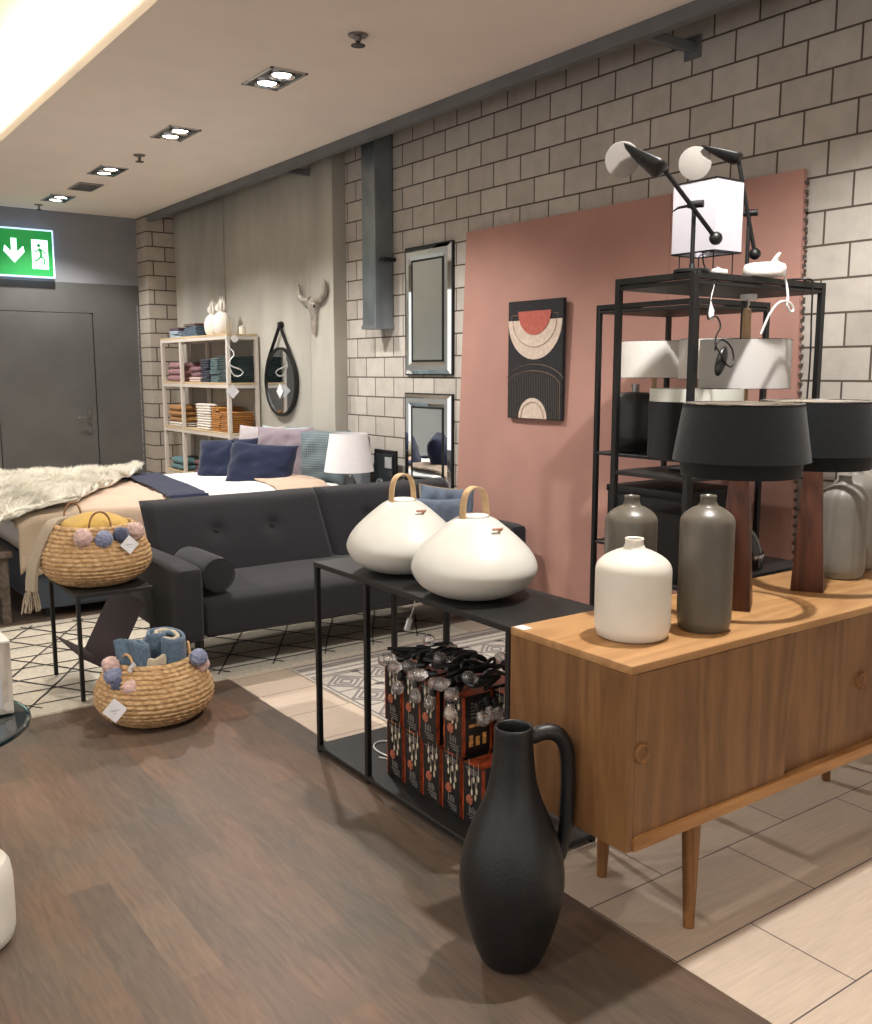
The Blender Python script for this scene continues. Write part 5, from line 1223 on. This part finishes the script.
# basket 1 on the side table
B1 = (1.285, 4.56, TZ+.002)
t = thing('seagrass_basket', 'round woven basket with pompoms and a mustard cloth, standing on the side table', 'basket', B1)
obj('woven_body', basket_body(*B1, .250, .285, .175), STRAW, t, angle=180)
vx, vy = .27, .963   # view direction on the floor for this object
def around(B, ang, r, z):   # ang measured from the camera side, + = right in the picture
    base = math.atan2(-B[1], -B[0]); a = base+radians(ang); return (B[0]+r*cos(a), B[1]+r*sin(a), B[2]+z)
for ang, z, m, r, s in ((-14, .245, PPK, .040, 1), (10, .235, PBL, .038, 2), (32, .245, PNV, .036, 3), (56, .25, PPK, .040, 4)): pompom(t, around(B1, ang, .212, z), r, m, s)
tagcard(t, around(B1, 34, .262, .205), 0, 0, .031)
handle(t, around(B1, -8, .173, .27), around(B1, 24, .173, .27), .085)
handle(t, around(B1, 200, .173, .28), around(B1, 232, .173, .28), .085)
MUSC = fabric('mustard_cotton', (190, 156, 82), .06)
bm = NB(); lathe(bm, sm([(0, .325), (.06, .322), (.12, .305), (.155, .285), (.155, .24)], 1), B1, 48, fn=lambda a, q: 1+.06*sin(3*a+1)+.03*sin(7*a)); 
for v in bm.verts: v.co.z += .018*noise.noise(v.co*9)
tag(obj('mustard_cloth', bm, MUSC, None), 'mustard yellow cotton cloth filling the basket on the side table', 'cloth')
t2 = thing('fringed_scarf', 'taupe scarf with fringed end hanging over the left rim of the upper basket', 'scarf', around(B1, -80, .2, .2))
P = [around(B1, -150, .13, .292), around(B1, -95, .17, .302), around(B1, -80, .20, .278), around(B1, -77, .245, .20), around(B1, -75, .285, .10), around(B1, -74, .295, .04), around(B1, -74, .298, -.01)]
bm = NB(); tube(bm, P, .02, 8, sq=(.055, .02), smooth_pts=2)
bmesh.ops.bevel(bm, geom=[e for e in bm.edges if len(e.link_faces) == 2 and e.calc_face_angle(0) > 1], offset=.006, segments=2, affect='EDGES')
obj('scarf_body', bm, TAU, t2, angle=60)
bm = NB(); q = Vector(P[-1])
for k in range(34):
    o_ = Vector((rnd.uniform(-.028, .028), rnd.uniform(-.015, .015), rnd.uniform(-.004, .008))); tube(bm, [q+o_, q+o_*1.3+Vector((rnd.uniform(-.006, .006), 0, -.04)), q+o_*1.5+Vector((rnd.uniform(-.01, .01), 0, -.085-rnd.random()*.015))], .0028, 5)
obj('fringe', bm, fabric('fringe_yarn', (164, 150, 130)), t2)
# basket 2 on the floor
B2 = (1.345, 3.99, .002)
t = thing('seagrass_basket', 'round woven basket with pompoms and a blue scarf, standing on the dark floor', 'basket', B2)
obj('woven_body', basket_body(*B2, .250, .275, .160), STRAW, t, angle=180)
for ang, z, m, r, s in ((-62, .275, PPK, .036, 11), (-56, .235, PBL, .040, 12), (-46, .20, PNV, .036, 13), (-28, .19, PPK, .040, 14), (66, .275, PBL, .036, 15), (74, .235, PPK, .036, 16)): pompom(t, around(B2, ang, .195 if ang < 0 else .205, z), r, m, s)
tagcard(t, around(B2, -34, .285, .125), -6, -4, .036)
tagcard(t, around(B2, -30, .17, .27), 30, 10, .022)
handle(t, around(B2, -58, .155, .25), around(B2, -32, .155, .25), .07, .006, mat('basket_rope_pale', (188, 150, 104), .7))
handle(t, around(B2, 80, .155, .25), around(B2, 110, .155, .25), .07, .006, mat('basket_rope_pale', (188, 150, 104)))
SCB = fabric('blue_velvet_scarf', (90, 108, 126), .2, 200, .3); SCL = fabric('cream_scarf_lining', (192, 178, 156), .08)
t3 = thing('blue_scarf', 'rolled blue and cream scarf bundled in the basket on the floor', 'scarf', (B2[0], B2[1], .24))
def roll(P, wd, seed, side, tw=0.0):
    bm = NB(); Q = [Vector(p) for p in P]
    for _ in range(2):
        q2 = [Q[0]]
        for a, b in zip(Q, Q[1:]): q2 += [a*.75+b*.25, a*.25+b*.75]
        q2.append(Q[-1]); Q = q2
    V = []
    for i, q in enumerate(Q):
        row = []
        for j in range(7):
            f = j/6-.5; row.append(bm.verts.new(q+Vector(side)*f*wd+Vector((0, 0, 1))*(.012*noise.noise(Vector((i*.35, f*3, seed)))-.05*abs(f)**2)+Vector((noise.noise(Vector((i*.3, seed, f)))*.012, 0, 0))))
        V.append(row)
    for A, B in zip(V, V[1:]):
        for j in range(6): bm.faces.new((A[j], A[j+1], B[j+1], B[j]))
    return bm
def sc(name, P, wd, seed, m, side=(0, 0, 1), th=.014):
    o = obj(name, roll([(B2[0]+a, B2[1]+b, c) for a, b, c in P], wd, seed, side), m, t3, angle=180); md = o.modifiers.new('thick', 'SOLIDIFY'); md.thickness = th; return o
sc('scarf_coil', [(-.13, -.05, .33), (-.10, -.12, .31), (-.04, -.11, .30), (-.05, -.03, .31), (-.12, .0, .32)], .13, 1, SCB)
sc('scarf_coil', [(.0, -.10, .32), (.06, -.14, .31), (.13, -.08, .31), (.13, .02, .31), (.06, .08, .32), (-.02, .05, .32), (-.02, -.04, .32), (.04, -.06, .33)], .14, 5, SCB)
sc('scarf_lining', [(.015, -.08, .335), (.065, -.115, .335), (.11, -.06, .335), (.10, .01, .335), (.05, .05, .34), (.01, .02, .34), (.02, -.03, .34)], .10, 5, SCL)
sc('scarf_lining', [(-.115, -.06, .31), (-.085, -.105, .275), (-.04, -.13, .27), (.01, -.12, .285)], .07, 8, SCL)
sc('scarf_tip', [(-.13, -.07, .27), (-.14, -.05, .33), (-.15, -.03, .385)], .07, 3, SCB, (.7, -.5, 0))
sc('scarf_tip', [(-.05, .05, .32), (.02, .06, .37), (.08, .03, .385), (.12, -.01, .36)], .10, 13, SCB, (.3, .8, 0))
bm = NB(); lathe(bm, [(0, .27), (.08, .265), (.14, .25), (.135, .2)], (B2[0], B2[1], 0), 32, fn=lambda a, q: 1+.05*sin(5*a)); obj('scarf_bundle', bm, SCB, t3)

# ================================================================ LEFT EDGE OBJECTS
t = thing('glass_table', 'round dark glass side table with blue green rim cut off by the left edge', 'table', (.305, 2.93, 0))
bm = NB(); lathe(bm, sm([(0, .0), (.285, 0), (.30, .004), (.302, .010), (.298, .018), (.28, .016), (0, .014)], 1), (.305, 2.93, .492), 72); obj('glass_top', bm, mat('dark_teal_glass', (20, 46, 52), .04, .5, coat=1), t)
bm = NB(); lathe(bm, [(.012, .0), (.012, .49), (.05, .491), (0, .491)], (.305, 2.93, 0.0), 20); lathe(bm, [(0, 0), (.14, 0), (.14, .008), (.02, .016), (0, .016)], (.305, 2.93, .0), 40); obj('pedestal', bm, BLK, t)
t = thing('patterned_box', 'box with brown and cream botanical print and grey label standing on the glass table', 'box', (.47, 2.95, .51))
bm = NB(); box(bm, .38, .56, 2.90, 3.06, 0.5115, .725, .003, 1); obj('carton', bm, mat('botanical_print', (186, 176, 164), .6, 0, 0, 14, col2=(96, 80, 68), stretch=(1, 1, .3)), t, False)
bm = NB(); box(bm, .40, .53, 2.8985, 2.90, .53, .68); obj('front_label', bm, mat('grey_label', (176, 176, 180), .6), t, False)
bm = NB(); v = lathe(bm, [(0, 0), (.014, 0), (.014, .001), (0, .001)], seg=24); xf(bm, v, T(.545, 2.899, .535)@Rx(90)); obj('round_sticker', bm, mat('sticker_cream', (190, 184, 176), .6), t, False)
bm = NB(); box(bm, .38, .56, 2.90, 3.06, .725, .73); obj('lid', bm, mat('cream_lid', (214, 210, 204), .6), t, False)
bm = NB(); lathe(bm, [(0, 0), (.028, 0), (.03, .003), (.028, .005), (0, .005)], (.48, 2.98, .7305), 24); obj('blue_seal', bm, mat('slate_seal', (90, 104, 130), .4), t)
t = thing('white_ceramic_pot', 'white rounded ceramic pot with black lid knob cut off by the left edge', 'pot', (.355, 2.62, 0))
bm = NB(); lathe(bm, sm([(0, 0), (.10, 0), (.118, .02), (.120, .10), (.118, .205), (.10, .232), (0, .235)], 1), (.355, 2.62, .0), 64); obj('body', bm, M_WCER, t)
bm = NB(); lathe(bm, [(0, .213), (.03, .214), (.035, .24), (0, .245)], (.355+.06, 2.64, .02), 24); obj('lid_knob', bm, BLK, t)
